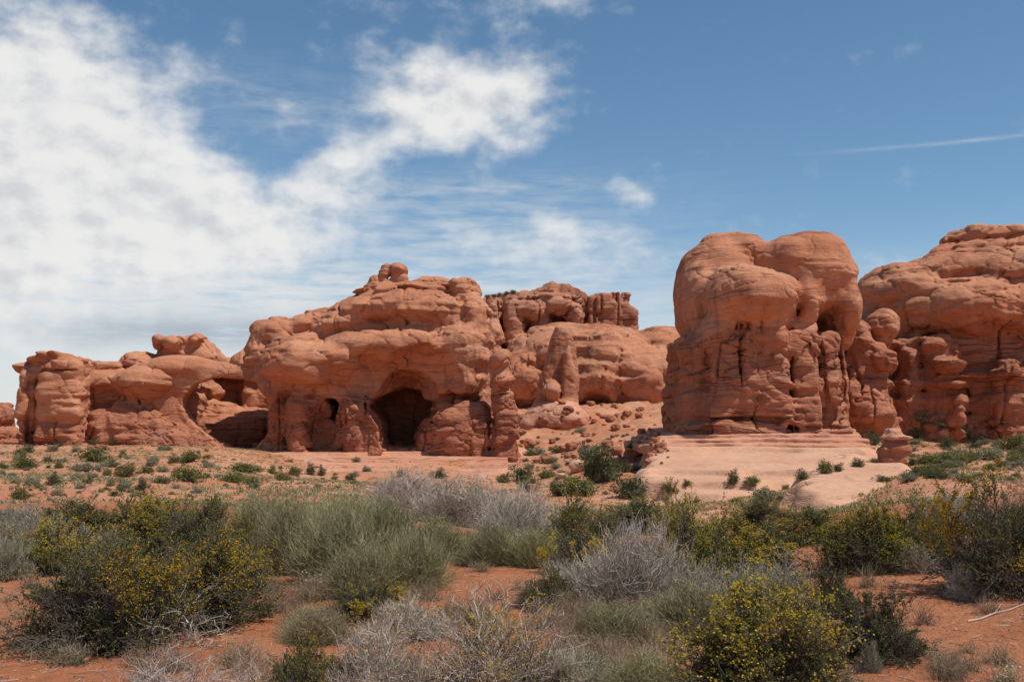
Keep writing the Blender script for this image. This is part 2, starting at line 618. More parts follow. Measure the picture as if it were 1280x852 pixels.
def rock_material(name, c_a, c_b, c_pale, c_stain, band=1.0, stain=0.6, ledge=0.5, bump=1.0, size=1.0):
    m, n, b = material(name)
    g = n.new('ShaderNodeNewGeometry')
    P = g.outputs['Position']
    big = n.noise(P, 0.09 / size, 5, 0.6)
    col = n.mix(n.ramp(big, 0.36, 0.66), c_a, c_b)
    warp = n.noise(P, 0.07 / size, 3, 0.5)
    sx = n.new('ShaderNodeSeparateXYZ')
    n.link(P, sx.inputs[0])
    z = n.math('ADD', sx.outputs[2], n.math('MULTIPLY', warp, 5.0 * size))
    lay = n.combine(n.math('MULTIPLY', sx.outputs[0], 0.03 / size), n.math('MULTIPLY', sx.outputs[1], 0.03 / size), n.math('MULTIPLY', z, 0.55 / size))
    beds = n.noise(lay, 1.0, 5, 0.7)
    col = n.mix(n.math('MULTIPLY', n.ramp(beds, 0.48, 0.70), 0.55 * band), col, c_pale)
    col = n.mix(n.math('MULTIPLY', n.ramp(beds, 0.46, 0.30), 0.55 * band), col, c_stain)
    # run-off stains: long upright streaks
    st = n.noise(n.scaled(P, (0.55 / size, 0.55 / size, 0.055 / size)), 1.0, 5, 0.65)
    area = n.noise(P, 0.06 / size, 3, 0.5)
    col = n.mix(n.math('MULTIPLY', n.math('MULTIPLY', n.ramp(st, 0.49, 0.68), n.ramp(area, 0.42, 0.60)), stain), col, c_stain)
    varn = n.noise(n.scaled(P, (0.16 / size, 0.16 / size, 0.09 / size), (3, 11, 6)), 1.0, 7, 0.68)
    col = n.mix(n.math('MULTIPLY', n.ramp(varn, 0.50, 0.66), 0.55 * stain), col, n.mix(0.35, c_stain, c_a))
    col = n.mix(n.math('MULTIPLY', n.ramp(varn, 0.44, 0.30), 0.45 * band), col, c_pale)
    # bedding seams, with the shade of undercut ledges put into their colour
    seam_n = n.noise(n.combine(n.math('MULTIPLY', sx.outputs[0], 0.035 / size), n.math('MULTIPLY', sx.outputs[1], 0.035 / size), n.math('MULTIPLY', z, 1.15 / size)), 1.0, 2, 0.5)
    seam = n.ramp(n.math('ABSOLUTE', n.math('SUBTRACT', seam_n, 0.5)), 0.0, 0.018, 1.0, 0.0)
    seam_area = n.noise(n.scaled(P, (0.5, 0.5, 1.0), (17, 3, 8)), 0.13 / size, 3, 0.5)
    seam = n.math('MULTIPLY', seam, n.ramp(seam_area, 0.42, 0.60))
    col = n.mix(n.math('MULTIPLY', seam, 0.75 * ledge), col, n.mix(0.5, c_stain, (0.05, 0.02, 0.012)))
    # grains, lichen and small blotches
    fine = n.noise(P, 1.7 / size, 6, 0.7)
    col = n.mix(n.math('MULTIPLY', n.ramp(fine, 0.35, 0.70), 0.40), col, n.mix(0.5, c_stain, c_a))
    n.link(col, b.inputs['Base Color'])
    # relief too fine for the mesh: laminae, cracks, pits
    lam = n.noise(n.combine(n.math('MULTIPLY', sx.outputs[0], 0.22), n.math('MULTIPLY', sx.outputs[1], 0.22), n.math('MULTIPLY', z, 2.6)), 1.0, 5, 0.65)
    rug = n.noise(P, 1.1, 5, 0.58)
    vor = n.new('ShaderNodeTexVoronoi', feature='DISTANCE_TO_EDGE')
    vp = n.scaled(P, (0.36, 0.36, 0.30))
    vadd = n.new('ShaderNodeVectorMath', operation='ADD')
    nz = n.new('ShaderNodeTexNoise')
    n.put(nz.inputs['Vector'], P)
    nz.inputs['Scale'].default_value = 0.5
    n.link(vp, vadd.inputs[0])
    n.link(nz.outputs[1], vadd.inputs[1])
    n.link(vadd.outputs[0], vor.inputs['Vector'])
    vor.inputs['Scale'].default_value = 1.0
    crack = n.math('MULTIPLY', n.ramp(vor.outputs['Distance'], 0.0, 0.035, -1.0, 0.0), n.ramp(area, 0.40, 0.6, 0.2, 1.0))
    pit = n.new('ShaderNodeTexVoronoi', feature='F1')
    n.put(pit.inputs['Vector'], n.scaled(P, (0.8, 0.8, 1.1)))
    pits = n.math('MULTIPLY', n.ramp(pit.outputs['Distance'], 0.10, 0.24, -1.0, 0.0), n.ramp(big, 0.50, 0.62))
    h = n.math('ADD', n.math('MULTIPLY', lam, 0.60 * ledge), n.math('MULTIPLY', rug, 0.55))
    h = n.math('ADD', h, n.math('MULTIPLY', crack, 0.12 * ledge))
    h = n.math('ADD', h, n.math('MULTIPLY', pits, 0.16))
    h = n.math('SUBTRACT', h, n.math('MULTIPLY', seam, 0.30))
    bp = n.new('ShaderNodeBump')
    bp.inputs['Strength'].default_value = 0.85 * bump
    bp.inputs['Distance'].default_value = 0.55
    n.link(h, bp.inputs['Height'])
    n.link(bp.outputs[0], b.inputs['Normal'])
    return m


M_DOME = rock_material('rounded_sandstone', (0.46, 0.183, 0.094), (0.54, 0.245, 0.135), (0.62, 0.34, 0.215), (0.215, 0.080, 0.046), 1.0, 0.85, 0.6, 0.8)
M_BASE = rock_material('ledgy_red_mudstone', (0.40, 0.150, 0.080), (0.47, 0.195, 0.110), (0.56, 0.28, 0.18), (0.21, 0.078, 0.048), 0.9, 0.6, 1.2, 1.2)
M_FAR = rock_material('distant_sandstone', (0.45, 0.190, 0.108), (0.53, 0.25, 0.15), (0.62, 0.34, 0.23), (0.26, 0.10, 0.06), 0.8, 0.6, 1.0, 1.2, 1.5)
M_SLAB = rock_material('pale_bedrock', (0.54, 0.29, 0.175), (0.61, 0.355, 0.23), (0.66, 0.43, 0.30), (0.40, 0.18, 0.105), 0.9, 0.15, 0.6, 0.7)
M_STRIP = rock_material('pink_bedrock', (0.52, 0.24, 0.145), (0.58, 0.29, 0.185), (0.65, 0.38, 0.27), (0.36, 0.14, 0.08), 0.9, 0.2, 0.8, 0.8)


def sand_material():
    m, n, b = material('red_sand')
    g = n.new('ShaderNodeNewGeometry')
    P = g.outputs['Position']
    sx = n.new('ShaderNodeSeparateXYZ')
    n.link(P, sx.inputs[0])
    a = n.noise(P, 0.6, 6, 0.6)
    f = n.noise(P, 9.0, 5, 0.65)
    far = n.ramp(sx.outputs[1], 26.0, 75.0)
    near_c = n.mix(n.ramp(a, 0.35, 0.65), (0.37, 0.130, 0.056), (0.46, 0.180, 0.085))
    far_c = n.mix(n.ramp(n.noise(P, 0.11, 6, 0.6), 0.38, 0.62), (0.46, 0.185, 0.092), (0.55, 0.275, 0.160))
    col = n.mix(far, near_c, far_c)
    col = n.mix(n.math('MULTIPLY', n.ramp(f, 0.40, 0.75), 0.35), col, (0.22, 0.075, 0.03))
    crust = n.noise(n.scaled(P, (1, 0.6, 1), (2, 5, 1)), 0.28, 7, 0.68)
    col = n.mix(n.math('MULTIPLY', n.math('MULTIPLY', n.ramp(crust, 0.50, 0.62), far), 0.55), col, (0.36, 0.20, 0.115))
    # dry straw litter and crusted patches
    lit = n.noise(n.scaled(P, (1, 1, 1), (5, 9, 1)), 2.2, 6, 0.7)
    col = n.mix(n.math('MULTIPLY', n.ramp(lit, 0.55, 0.70), 0.40), col, (0.30, 0.17, 0.10))
    spk = n.noise(P, 40.0, 3, 0.6)
    col = n.mix(n.ramp(spk, 0.66, 0.74, 0.0, 0.6), col, (0.12, 0.05, 0.03))
    n.link(col, b.inputs['Base Color'])
    h = n.math('ADD', n.math('MULTIPLY', n.noise(P, 3.2, 8, 0.68), 0.9), n.math('MULTIPLY', n.noise(P, 22.0, 4, 0.6), 0.10))
    bp = n.new('ShaderNodeBump')
    bp.inputs['Strength'].default_value = 0.9
    bp.inputs['Distance'].default_value = 0.16
    n.link(h, bp.inputs['Height'])
    n.link(bp.outputs[0], b.inputs['Normal'])
    return m


M_SAND = sand_material()

# ---------------------------------------------------------------- ground: one sheet out to the horizon
GU = np.array([-700, -250, 60, 250, 420, 640, 800, 950, 1150, 1400, 1900.])
GY = np.array([2, 6, 10, 14, 20, 28, 40, 60, 100, 150, 200, 260, 330, 480, 900, 9000.])
GZ = np.array([
    [0, 0, 0, 0, 0, 0, 0, 0, 0, 0, 0],
    [0, 0, 0, 0, 0, 0, 0, 0, 0.05, 0.1, 0],
    [0, 0, 0.0, 0, 0, 0.02, 0, 0, 0.12, 0.2, 0],
    [0, 0, 0.05, 0.05, 0.05, 0.08, 0, 0, 0.22, 0.36, 0],
    [0, 0, 0.05, 0.1, 0.12, 0.05, -0.1, -0.1, 0.38, 0.55, 0],
    [-.3, -.3, -.3, -.25, -.25, -.6, -.7, -.7, -.3, -.2, -.3],
    [-.8, -.8, -.9, -.9, -1.1, -1.8, -2.0, -1.7, -.9, -.7, -.8],
    [-1.4, -1.5, -1.7, -1.8, -2.2, -3.2, -3.6, -3.3, -1.9, -1.2, -1.2],
    [-1, -1.4, -1.6, -1.9, -3.0, -4.5, -4.7, -4.2, -1.7, -0.9, -1],
    [-.5, -.8, -1.1, -1.8, -5.6, -6.0, -2.9, -1.8, 0.0, 0.3, 0],
    [0, 0, -.2, -.8, -3.0, -2.6, 2.0, 2, 1.7, 1.7, 1],
    [0, 0, 0, 0, 0, 6.0, 8.0, 6, 4, 3, 1],
    [0, 0, 0, 0, 2, 12, 12, 10, 5, 3, 1],
    [0, 0, 0, 0, 2, 8, 8, 6, 3, 0, 0],
    [0, 0, 0, 0, 0, 0, 0, 0, 0, 0, 0],
    [-6, -6, -6, -6, -6, -6, -6, -6, -6, -6, -6],
], float)


def _cub(n, x, grid):
    """index and Catmull-Rom weights along an uneven axis"""
    x = np.clip(x, grid[0], grid[-1])
    i = np.clip(np.searchsorted(grid, x) - 1, 0, len(grid) - 2)
    t = (x - grid[i]) / (grid[i + 1] - grid[i])
    t = 0.45 * t + 0.55 * t * t * (3 - 2 * t)
    return i, t


def ground_z(X, Y, detail=True):
    X, Y = np.asarray(X, float), np.asarray(Y, float)
    Yc = np.maximum(Y, 2.0)
    u = 640 + X / Yc * F
    i, t = _cub(0, np.log(Yc), np.log(GY))
    j, s = _cub(0, u, GU)
    z = (GZ[i, j] * (1 - t) * (1 - s) + GZ[i + 1, j] * t * (1 - s) + GZ[i, j + 1] * (1 - t) * s + GZ[i + 1, j + 1] * t * s)
    if detail:
        P = np.stack([X, Y, np.zeros_like(X)], -1).reshape(-1, 3)
        amp = np.clip(Y, 3, 60).reshape(-1) / 60
        n = fbm(P / 3.3, 3) * (0.10 + 0.05 * amp) + fbm(P / 14 + 9, 3) * (0.10 + 0.8 * amp) + fbm(P / 0.8 + 3, 3) * 0.035
        rub = sstep(Y.reshape(-1), 190, 230) * (1.0 * fbm(P / 6 + 2, 4) + 0.5 * np.tanh(3 * vnoise(P / 2.5)))
        z = z + (n + rub).reshape(z.shape)
    return z







def build_ground():
    front = np.radians(np.linspace(-31, 31, 760))
    side = np.radians(np.concatenate([np.linspace(-180, -32, 60), np.linspace(32, 180, 60)[:-1]]))
    az = np.sort(np.concatenate([front, side]))
    r = np.concatenate([np.geomspace(0.8, 6, 24)[:-1], np.geomspace(6, 40, 230)[:-1], np.geomspace(40, 300, 300)[:-1], np.geomspace(300, 9000, 50)])
    R, A = np.meshgrid(r, az, indexing='ij')
    X, Y = R * np.sin(A), R * np.cos(A)
    Z = ground_z(X, np.where(Y > 2, Y, 2.0))
    V = np.stack([X, Y, Z], -1).reshape(-1, 3)
    nr, na = R.shape
    i, j = np.meshgrid(np.arange(nr - 1), np.arange(na), indexing='ij')
    j2 = (j + 1) % na
    Q = np.stack([i * na + j, i * na + j2, (i + 1) * na + j2, (i + 1) * na + j], -1).reshape(-1, 4)[:, ::-1]
    V = np.concatenate([V, [[0, 0, ground_z(np.array([0.]), np.array([2.]))[0]]]])
    c = len(V) - 1
    j = np.arange(na)
    T = np.stack([np.full(na, c), (j + 1) % na, j], 1)
    o = obj('ground', mesh_from('ground', V, Q, T), M_SAND)
    tag(o, kind='structure')


build_ground()


def bedrock(name, mat, poly_uY, ctrl, fade, cell, step, seed):
    """a bare sandstone apron: benches that step down, its rim running under the sand"""
    px_ = np.array([[(u - 640) / F * Y, Y] for u, Y in poly_uY])
    lo, hi = px_.min(0) - 3, px_.max(0) + 3
    xs, ys = np.arange(lo[0], hi[0], cell), np.arange(lo[1], hi[1], cell)
    X, Y = np.meshgrid(xs, ys, indexing='ij')
    sh = X.shape
    P = np.stack([X.ravel(), np.zeros(X.size), Y.ravel()], 1)
    f, _, _ = prism(px_, -50, 50, 0.01)
    d = -f(P.astype(np.float32)) + fbm(np.stack([X.ravel(), Y.ravel(), np.zeros(X.size)], 1) / 6 + seed, 3) * 2.5
    C = np.array([px(*c) for c in ctrl])
    n = len(C)
    K = np.linalg.norm(C[:, None, :2] - C[None, :, :2], axis=-1)
    A = np.zeros((n + 3, n + 3))
    A[:n, :n] = K + np.eye(n) * 0.5
    A[:n, n:] = np.c_[np.ones(n), C[:, :2]]
    A[n:, :n] = A[:n, n:].T
    sol = np.linalg.solve(A, np.r_[C[:, 2], 0, 0, 0])
    Z = np.zeros(X.size)
    G = np.c_[X.ravel(), Y.ravel()]
    for k in range(n):
        Z += sol[k] * np.hypot(G[:, 0] - C[k, 0], G[:, 1] - C[k, 1])
    Z += sol[n] + G @ sol[n + 1:]
    P3 = np.stack([G[:, 0], G[:, 1], np.zeros(len(G))], 1)
    Z += fbm(P3 / 9 + seed, 3) * 0.35
    if step:        # rounded benches
        w = Z + fbm(P3 / 12 + seed + 5, 3) * 0.35 * step
        q = w / step
        fr = q - np.floor(q)
        vis = sstep(fbm(P3 / 20 + seed + 8, 2), -0.7, -0.2)
        Z = Z + ((sstep(fr, 0.47, 0.53) - fr) * 0.8) * step * vis
    Z += fbm(P3 / 1.2 + seed, 3) * 0.05
    gz = ground_z(G[:, 0], G[:, 1])
    m = sstep(d, 0, fade)
    Zf = gz - 0.5 + (np.maximum(Z, gz - 0.1) - gz + 0.5) * m
    idx = np.arange(X.size).reshape(sh)
    Q = np.stack([idx[:-1, :-1], idx[1:, :-1], idx[1:, 1:], idx[:-1, 1:]], -1).reshape(-1, 4)
    Q = Q[(d[Q] > -1.0).any(1)]
    V = np.stack([G[:, 0], G[:, 1], Zf], 1)
    used = np.unique(Q)
    re = np.zeros(len(V), int)
    re[used] = np.arange(len(used))
    return tag(obj(name, mesh_from(name, V[used], re[Q]), mat), kind='structure')


bedrock('bedrock_apron', M_SLAB,
        [(834, 168), (796, 145), (776, 120), (778, 104), (840, 96), (905, 94), (970, 97), (1108, 118), (1112, 165)],
        [(u, 545, 150) for u in (840, 920, 1000, 1075)] + [(u, 545, 165) for u in (850, 960, 1075)]
        + [(825, 561, 131), (920, 563, 130), (1000, 562, 130), (1080, 560, 131)]
        + [(795, 590, 112), (880, 588, 112), (960, 585, 112), (1060, 578, 114)] + [(800, 612, 98), (900, 615, 97), (980, 606, 98)], 3.0, 0.20, 0.9, 3.0)
bedrock('bedrock_slab', M_SLAB,
        [(962, 78), (985, 70), (1060, 66), (1140, 69), (1172, 77), (1165, 92), (1130, 102), (1040, 100), (975, 90)],
        [(u, 632, 68) for u in (985, 1060, 1140)] + [(975, 606, 80), (1060, 599, 80), (1160, 600, 80)]
        + [(980, 588, 93), (1060, 581, 93), (1150, 581, 93), (1100, 578, 101)], 2.0, 0.16, 0.0, 21.0)
bedrock('bedrock_ledge', M_STRIP,
        [(296, 206), (290, 186), (330, 172), (420, 164), (560, 160), (660, 163), (676, 180), (668, 206)],
        [(u, 559, 199) for u in (300, 420, 540, 660)] + [(u, 558, 206) for u in (300, 480, 660)]
        + [(310, 568, 186), (420, 575, 182), (540, 577, 182), (660, 577, 182)] + [(420, 592, 168), (540, 598, 165), (650, 600, 165)], 3.0, 0.32, 0.8, 13.0)

# ---------------------------------------------------------------- the sandstone formations
def formation(name, label, cat, rock, vox, relief, parts, contact=None, part_of=None, zmin=-8.0, amp=1.2):
    """carve, then hand the faces to the thing's parts; parts: {id: (name, material)}"""
    V, Q = rock.carve(vox, relief, zmin, amp)
    ctr = V[Q].mean(1)
    fid = part_of(ctr) if part_of is not None else np.zeros(len(Q), int)
    gx, gy = float(V[:, 0].mean()), float(V[:, 1].mean())
    org = np.array([gx, gy, float(V[:, 2].min())])
    pieces = split_mesh(V, Q, fid, org)
    root = None
    if len(pieces) == 1:
        v, q = list(pieces.values())[0]
        n_, m_ = parts[list(pieces)[0]]
        root = tag(obj(name, mesh_from(name, v, q), m_, loc=org), label, cat) if label else obj(name, mesh_from(name, v, q), m_, loc=org)
    else:
        root = thing(name, org, label, cat)
        for i, (v, q) in pieces.items():
            n_, m_ = parts[i]
            obj(n_, mesh_from(n_, v, q), m_, root)
    print('ROCK', name, len(V))
    return root


def child_rock(root, name, rock, vox, relief, mat, zmin=-8.0):
    V, Q = rock.carve(vox, relief, zmin, 0.6)
    return obj(name, mesh_from(name, V - np.array(root.location), Q), mat, root)


def in_px_box(rock, boxes, base):
    """face ids: base(ctr) unless the face lies inside one of the (u0,u1,v0,v1,id) boxes at the rock's distance"""
    def f(c):
        out = base(c)
        for u0, u1, v0, v1, i in boxes:
            a, b = rock.w(u0, v1), rock.w(u1, v0)
            out[(c[:, 0] > a[0]) & (c[:, 0] < b[0]) & (c[:, 2] > a[2]) & (c[:, 2] < b[2])] = i
        return out
    return f


Q_ = 1.0      # mesh fineness of the rocks (bigger is coarser)

# -- the long massif with the cave, the window and the thin arch
R = Rock(200.0)
R.box(322, 356, 480, 590, -7, 2.5, 2.0, k=0.8)
R.poly([(350, 590), (350, 500), (360, 478), (430, 450), (600, 455), (613, 500), (614, 590)], -7, 18, 3.5)
R.poly([(312, 470), (316, 436), (330, 424), (352, 412), (366, 420), (366, 500), (325, 505)], -7.5, 2.0, 3.5)
R.poly([(352, 470), (352, 424), (372, 410), (428, 400), (470, 388), (560, 372), (600, 378), (610, 420), (610, 495), (470, 480), (400, 492), (356, 505)], -8, 15, 5.5)
R.ell(348, 422, 34, 25, 6, 0.5)
R.ell(330, 445, 25, 30, 5.5, -1)
R.ell(312, 456, 26, 18, 5, -0.5, k=1.2, rz=0.5)
R.ell(388, 410, 36, 18, 8, 4, k=1.0, rz=0.3)
R.ell(440, 408, 62, 24, 10, 2, rz=0.25)
R.ell(515, 390, 92, 33, 13, 3, k=1.2)
R.ell(548, 364, 26, 17, 8, 4)
R.ell(580, 370, 24, 24, 8, 2, k=0.5)
R.ell(592, 405, 20, 44, 9, 0, k=0.5)
R.poly([(430, 390), (450, 378), (466, 369), (482, 362), (512, 359), (522, 363), (560, 370), (560, 392)], 0, 12, 3)
# overhang under the upper tier, then the bulging middle tier
R.ell(480, 417, 66, 9, 5, -10.5, k=1.2, cut=True, rz=0.12)
R.ell(500, 433, 92, 21, 8, -5, k=1.5, rz=-0.04)
R.ell(396, 455, 72, 32, 9.5, -4.0, k=1.2)
R.ell(372, 430, 50, 14, 6, -2.5, k=0.8, rz=0.25)
R.ell(578, 440, 38, 46, 9, -3, k=1.0)
R.ell(565, 470, 45, 32, 7, -5, k=1.0)
# pillars and lower wall
R.box(352, 386, 490, 580, -9.6, 2, 2.4, k=1.8)
R.box(424, 482, 496, 580, -11.2, 2, 2.4, k=1.8)
R.box(508, 612, 492, 580, -8.5, 4, 2.0, k=0.8)
R.ell(560, 500, 50, 12, 4, -8.5, k=1.2, cut=True)
R.box(544, 611, 502, 580, -11.4, 2, 2.6, k=1.6)
# big alcove with the deep dark cave in it
R.ell(520, 490, 64, 60, 5, -12.5, k=0.5, cut=True)
R.ell(507, 500, 47, 48, 12, -11.5, k=0.4, cut=True)
R.poly([(460, 508), (470, 494), (488, 484), (506, 480), (524, 486), (536, 500), (532, 518), (522, 560), (478, 560), (475, 526)], -22, 14, 1.0, k=0.4, cut=True)
R.poly([(466, 508), (474, 496), (490, 486), (506, 482), (522, 488), (532, 500), (528, 518), (520, 560), (482, 560), (479, 526)], -6, 14, 1.0, k=0.4, cut=True, ref=2)
R.ell(572, 548, 42, 48, 8, -5.5, k=0.8)
R.ell(548, 560, 26, 50, 9, -1.5, k=0.6)
# small window and the hollow below it
R.ell(402, 532, 18, 44, 5.5, -9.5, k=0.5, cut=True)
R.poly([(402, 496), (420, 495), (424, 504), (415, 525), (410, 522), (408, 508)], -22, 6, 0.5, k=0.4, cut=True)
# left shoulder, arch span and what lies behind it
R.ell(188, 478, 44, 23, 7, -2)
R.ell(340, 500, 22, 70, 6, -3)
R.poly([(226, 505), (234, 489), (250, 475), (270, 471), (300, 471), (320, 474), (331, 492), (336, 512), (334, 540), (318, 556), (278, 550), (254, 531), (236, 514)], -16, 7.5, 1.6, k=0.8, cut=True)
R.poly([(222, 505), (230, 489), (246, 475), (268, 470), (300, 470), (322, 474), (333, 492), (336, 512), (334, 540), (318, 556), (278, 552), (254, 533), (234, 516)], -3, 9, 1.2, k=0.6, cut=True, ref=2)
R.poly([(150, 590), (160, 470), (215, 458), (262, 464), (330, 458), (345, 590)], 26, 36, 2.5, k=1.0)
R.box(215, 352, 447, 470, 17, 34, 1.5, k=0.8)  # overhang added out of sight behind the arch to shade the rear wall
R.box(300, 352, 466, 590, 17, 28, 1.0, k=0.4)
R.ell(262, 486, 20, 13, 4, 18, k=0.4)
R.ell(268, 545, 64, 42, 9, 13.5, k=0.8)
R.ell(305, 538, 44, 28, 7, 12.5, k=0.6)
R.ell(238, 510, 16, 34, 4, 6.5, k=0.5)
# rounded humps on the left and the rubble under them
R.poly([(92, 590), (92, 476), (104, 456), (130, 454), (160, 462), (190, 480), (190, 590)], -4, 9, 4.0)
R.ell(136, 474, 36, 20, 7, 0)
R.ell(112, 466, 15, 15, 5, 2)
R.ell(178, 456, 22, 16, 6, 4, k=0.4)
R.ell(128, 492, 20, 11, 3, -6.5, k=1.2, cut=True)
R.ell(212, 508, 40, 10, 4, -9.5, k=1.2, cut=True)
R.poly([(96, 600), (98, 520), (140, 502), (186, 510), (230, 534), (282, 560), (335, 570), (335, 600)], -9, 4, 4.0, k=1.0)
# the knobbly crest behind the shoulder and the perched knob on the top
R.poly([(192, 452), (193, 424), (204, 418), (214, 422), (232, 419), (248, 420), (262, 432), (268, 446), (268, 456)], 3, 11, 2.0, k=0.4)
R.ell(199, 428, 7, 11, 2.5, 3.5, k=0.3)
R.ell(219, 429, 12, 10, 3, 3, k=0.3)
R.ell(247, 425, 8, 8, 3, 4, k=0.3)
ct = contact_line(R, [(90, 500), (180, 505), (240, 520), (335, 520), (350, 492), (400, 494), (425, 498), (482, 498), (520, 504), (560, 492), (612, 490)], -7)
massif_ct = ct


def massif_ids(c):
    inside = (c[:, 1] > 195)
    return np.where((c[:, 2] < ct(c)) & (c[:, 1] < 215), 1, 0)


massif = formation('cave_massif', 'long red sandstone massif with a dark cave, a small window and a thin arch', 'rock formation', R, 0.21 * Q_,
          rock_relief(ct, 1.0, 0.85), {0: ('rounded_dome', M_DOME), 1: ('ledgy_base', M_BASE), 3: ('knobbly_crest', M_DOME)},
          part_of=in_px_box(R, [(190, 271, 400, 446, 3)], massif_ids))

R = Rock(200.0)
R.poly([(170, 590), (172, 495), (180, 468), (200, 451), (232, 443), (262, 451), (292, 454), (314, 448), (335, 446), (352, 462), (356, 500), (356, 590)], -5.5, 2.5, 2.0)
R.ell(222, 462, 50, 17, 5.5, -1.5, k=1.2)
R.ell(196, 482, 30, 22, 5.5, -1, k=1.2)
R.ell(346, 490, 14, 60, 5, -2, k=1.2)
R.poly([(227, 508), (232, 492), (246, 478), (266, 472), (300, 472), (320, 476), (332, 492), (337, 512), (335, 540), (320, 560), (278, 560), (252, 536), (234, 520)], -16, 9, 1.2, k=0.5, cut=True, ref=-5)
R.poly([(222, 508), (228, 492), (244, 478), (264, 472), (300, 472), (322, 476), (334, 492), (338, 512), (336, 540), (320, 562), (278, 562), (252, 540), (232, 522)], -2.5, 9, 1.2, k=0.5, cut=True, ref=1.5)
span = rock_relief(lambda p: np.full(len(p), -1e3, np.float32), 0.55, 1, 71.0)
child_rock(massif, 'arch_span', R, 0.17, span, M_DOME)
R = Rock(203.0)
R.ell(497, 339, 13, 9.5, 2.4, 0, k=0.15)
R.box(486, 509, 342, 364, -1.8, 1.8, 0.6, k=0.3)
R.box(472, 492, 347, 364, -1.8, 1.6, 0.6, k=0.3)
R.ell(481, 342, 7.5, 12, 1.8, -0.5, k=0.15, rz=-0.3)
R.ell(470, 352, 9, 8, 1.8, -0.5, k=0.2)
R.ell(480, 360, 24, 9, 3, 0, k=0.6)
knob = rock_relief(lambda p: np.full(len(p), -1e3, np.float32), 0.35, 1, 12.0)
child_rock(massif, 'perched_knob', R, 0.13, lambda P: knob(P * np.float32(2.0)), M_DOME)

# -- blocky butte at the far left end, with a paler flat cap
R = Rock(196.0)
R.poly([(15, 580), (14, 500), (17, 470), (22, 455), (40, 450), (104, 448), (104, 580)], -6, 10, 2.5)
R.box(38, 100, 452, 580, -8, 4, 2.0, k=0.5)
R.box(16, 36, 460, 580, -7, 2, 1.6, k=0.4)
R.box(56, 98, 500, 580, -8.8, 0, 1.2, k=0.4)
R.ell(72, 451, 34, 8, 7, 0, k=0.5)
R.ell(30, 458, 14, 7, 4, -1, k=0.5)
R.ell(37.5, 500, 2.2, 50, 3, -8, k=0.3, cut=True)
R.ell(66, 462, 45, 2.2, 2, -8.5, k=0.4, cut=True)
ct = contact_line(R, [(0, 528), (60, 524), (104, 530)])
formation('blocky_butte', 'flat topped blocky butte with upright grooves at the left end of the rock row', 'rock formation', R, 0.22 * Q_,
          rock_relief(ct, 0.9, 0.9, 31.0), {0: ('grooved_wall', M_DOME), 1: ('ledgy_base', M_BASE), 2: ('cap_ledge', M_DOME)},
          part_of=in_px_box(R, [(0, 120, 400, 461, 2)], lambda c: np.where(c[:, 2] < ct(c), 1, 0)))

# -- low outcrop cut by the left edge of the photo
R = Rock(215.0)
R.ell(-20, 535, 34, 34, 7, 0)
R.ell(4, 522, 9, 16, 3, -2, k=0.3)
R.ell(8, 548, 18, 16, 4, -4, k=0.4)
ct0 = contact_line(R, [(-80, 500), (40, 500)])
formation('low_outcrop', 'low broken outcrop at the left edge, beside the blocky butte', 'rock formation', R, 0.26, rock_relief(ct0, 1, 0.9, 77.0),
          {0: ('outcrop', M_BASE)})

# -- thin knobbly spire right of the cave
R = Rock(190.0)
R.poly([(604, 590), (612, 555), (616, 520), (612, 490), (613, 470), (611, 450), (618, 441), (630, 438), (640, 446), (643, 470), (640, 486), (645, 510), (648, 560), (652, 590)], -3, 3.2, 2.2, k=0.4)
R.ell(626, 450, 16, 14, 3.4, -0.6, k=0.3)
R.ell(628, 476, 16, 13, 3.2, -0.8, k=0.3)
R.box(620, 648, 512, 590, -4, 2.5, 1.0, k=0.4)
R.box(586, 612, 520, 590, -2.5, 2.5, 1.2, k=0.4)
R.ell(612, 525, 5, 26, 4, -4, k=0.4, cut=True)
R.ell(628, 492, 20, 3, 2, -4, k=0.4, cut=True)
ct = contact_line(R, [(560, 440), (700, 440)])
formation('rock_spire', 'thin knobbly rock spire standing free just right of the cave wall', 'rock spire', R, 0.16 * Q_,
          rock_relief(ct, 0.7, 0.62, 51.0), {0: ('spire_top', M_DOME), 1: ('spire_base', M_BASE)},
          part_of=lambda c: np.where(c[:, 2] < px(0, 494, 190)[2], 1, 0))

# -- upright fin in the gap, on its cone of slickrock
R = Rock(238.0)
R.poly([(668, 520), (674, 480), (684, 445), (690, 415), (697, 406), (712, 408), (719, 425), (722, 450), (725, 475), (721, 515)], -4, 4, 1.6, k=0.5)
R.poly([(700, 520), (704, 440), (712, 430), (721, 470), (720, 520)], -6, 0, 1.0, k=0.4)
R.ell(690, 488, 12, 14, 3, -4.5, k=0.5)
R.poly([(630, 570), (650, 520), (678, 500), (716, 500), (742, 530), (775, 570)], -10, 8, 6.0, k=1.5)
R.ell(705, 530, 34, 26, 8, -7, k=1.0)
ct = contact_line(R, [(600, 530), (800, 530)])
formation('rock_fin', 'upright weathered rock fin on a smooth cone, in the gap between the big rocks', 'rock formation', R, 0.24 * Q_,
          rock_relief(ct, 0.5, 0.6, 91.0), {0: ('fin_wall', M_DOME), 1: ('smooth_cone', M_STRIP)},
          part_of=lambda c: np.where(c[:, 2] < px(0, 503, 238)[2], 1, 0))

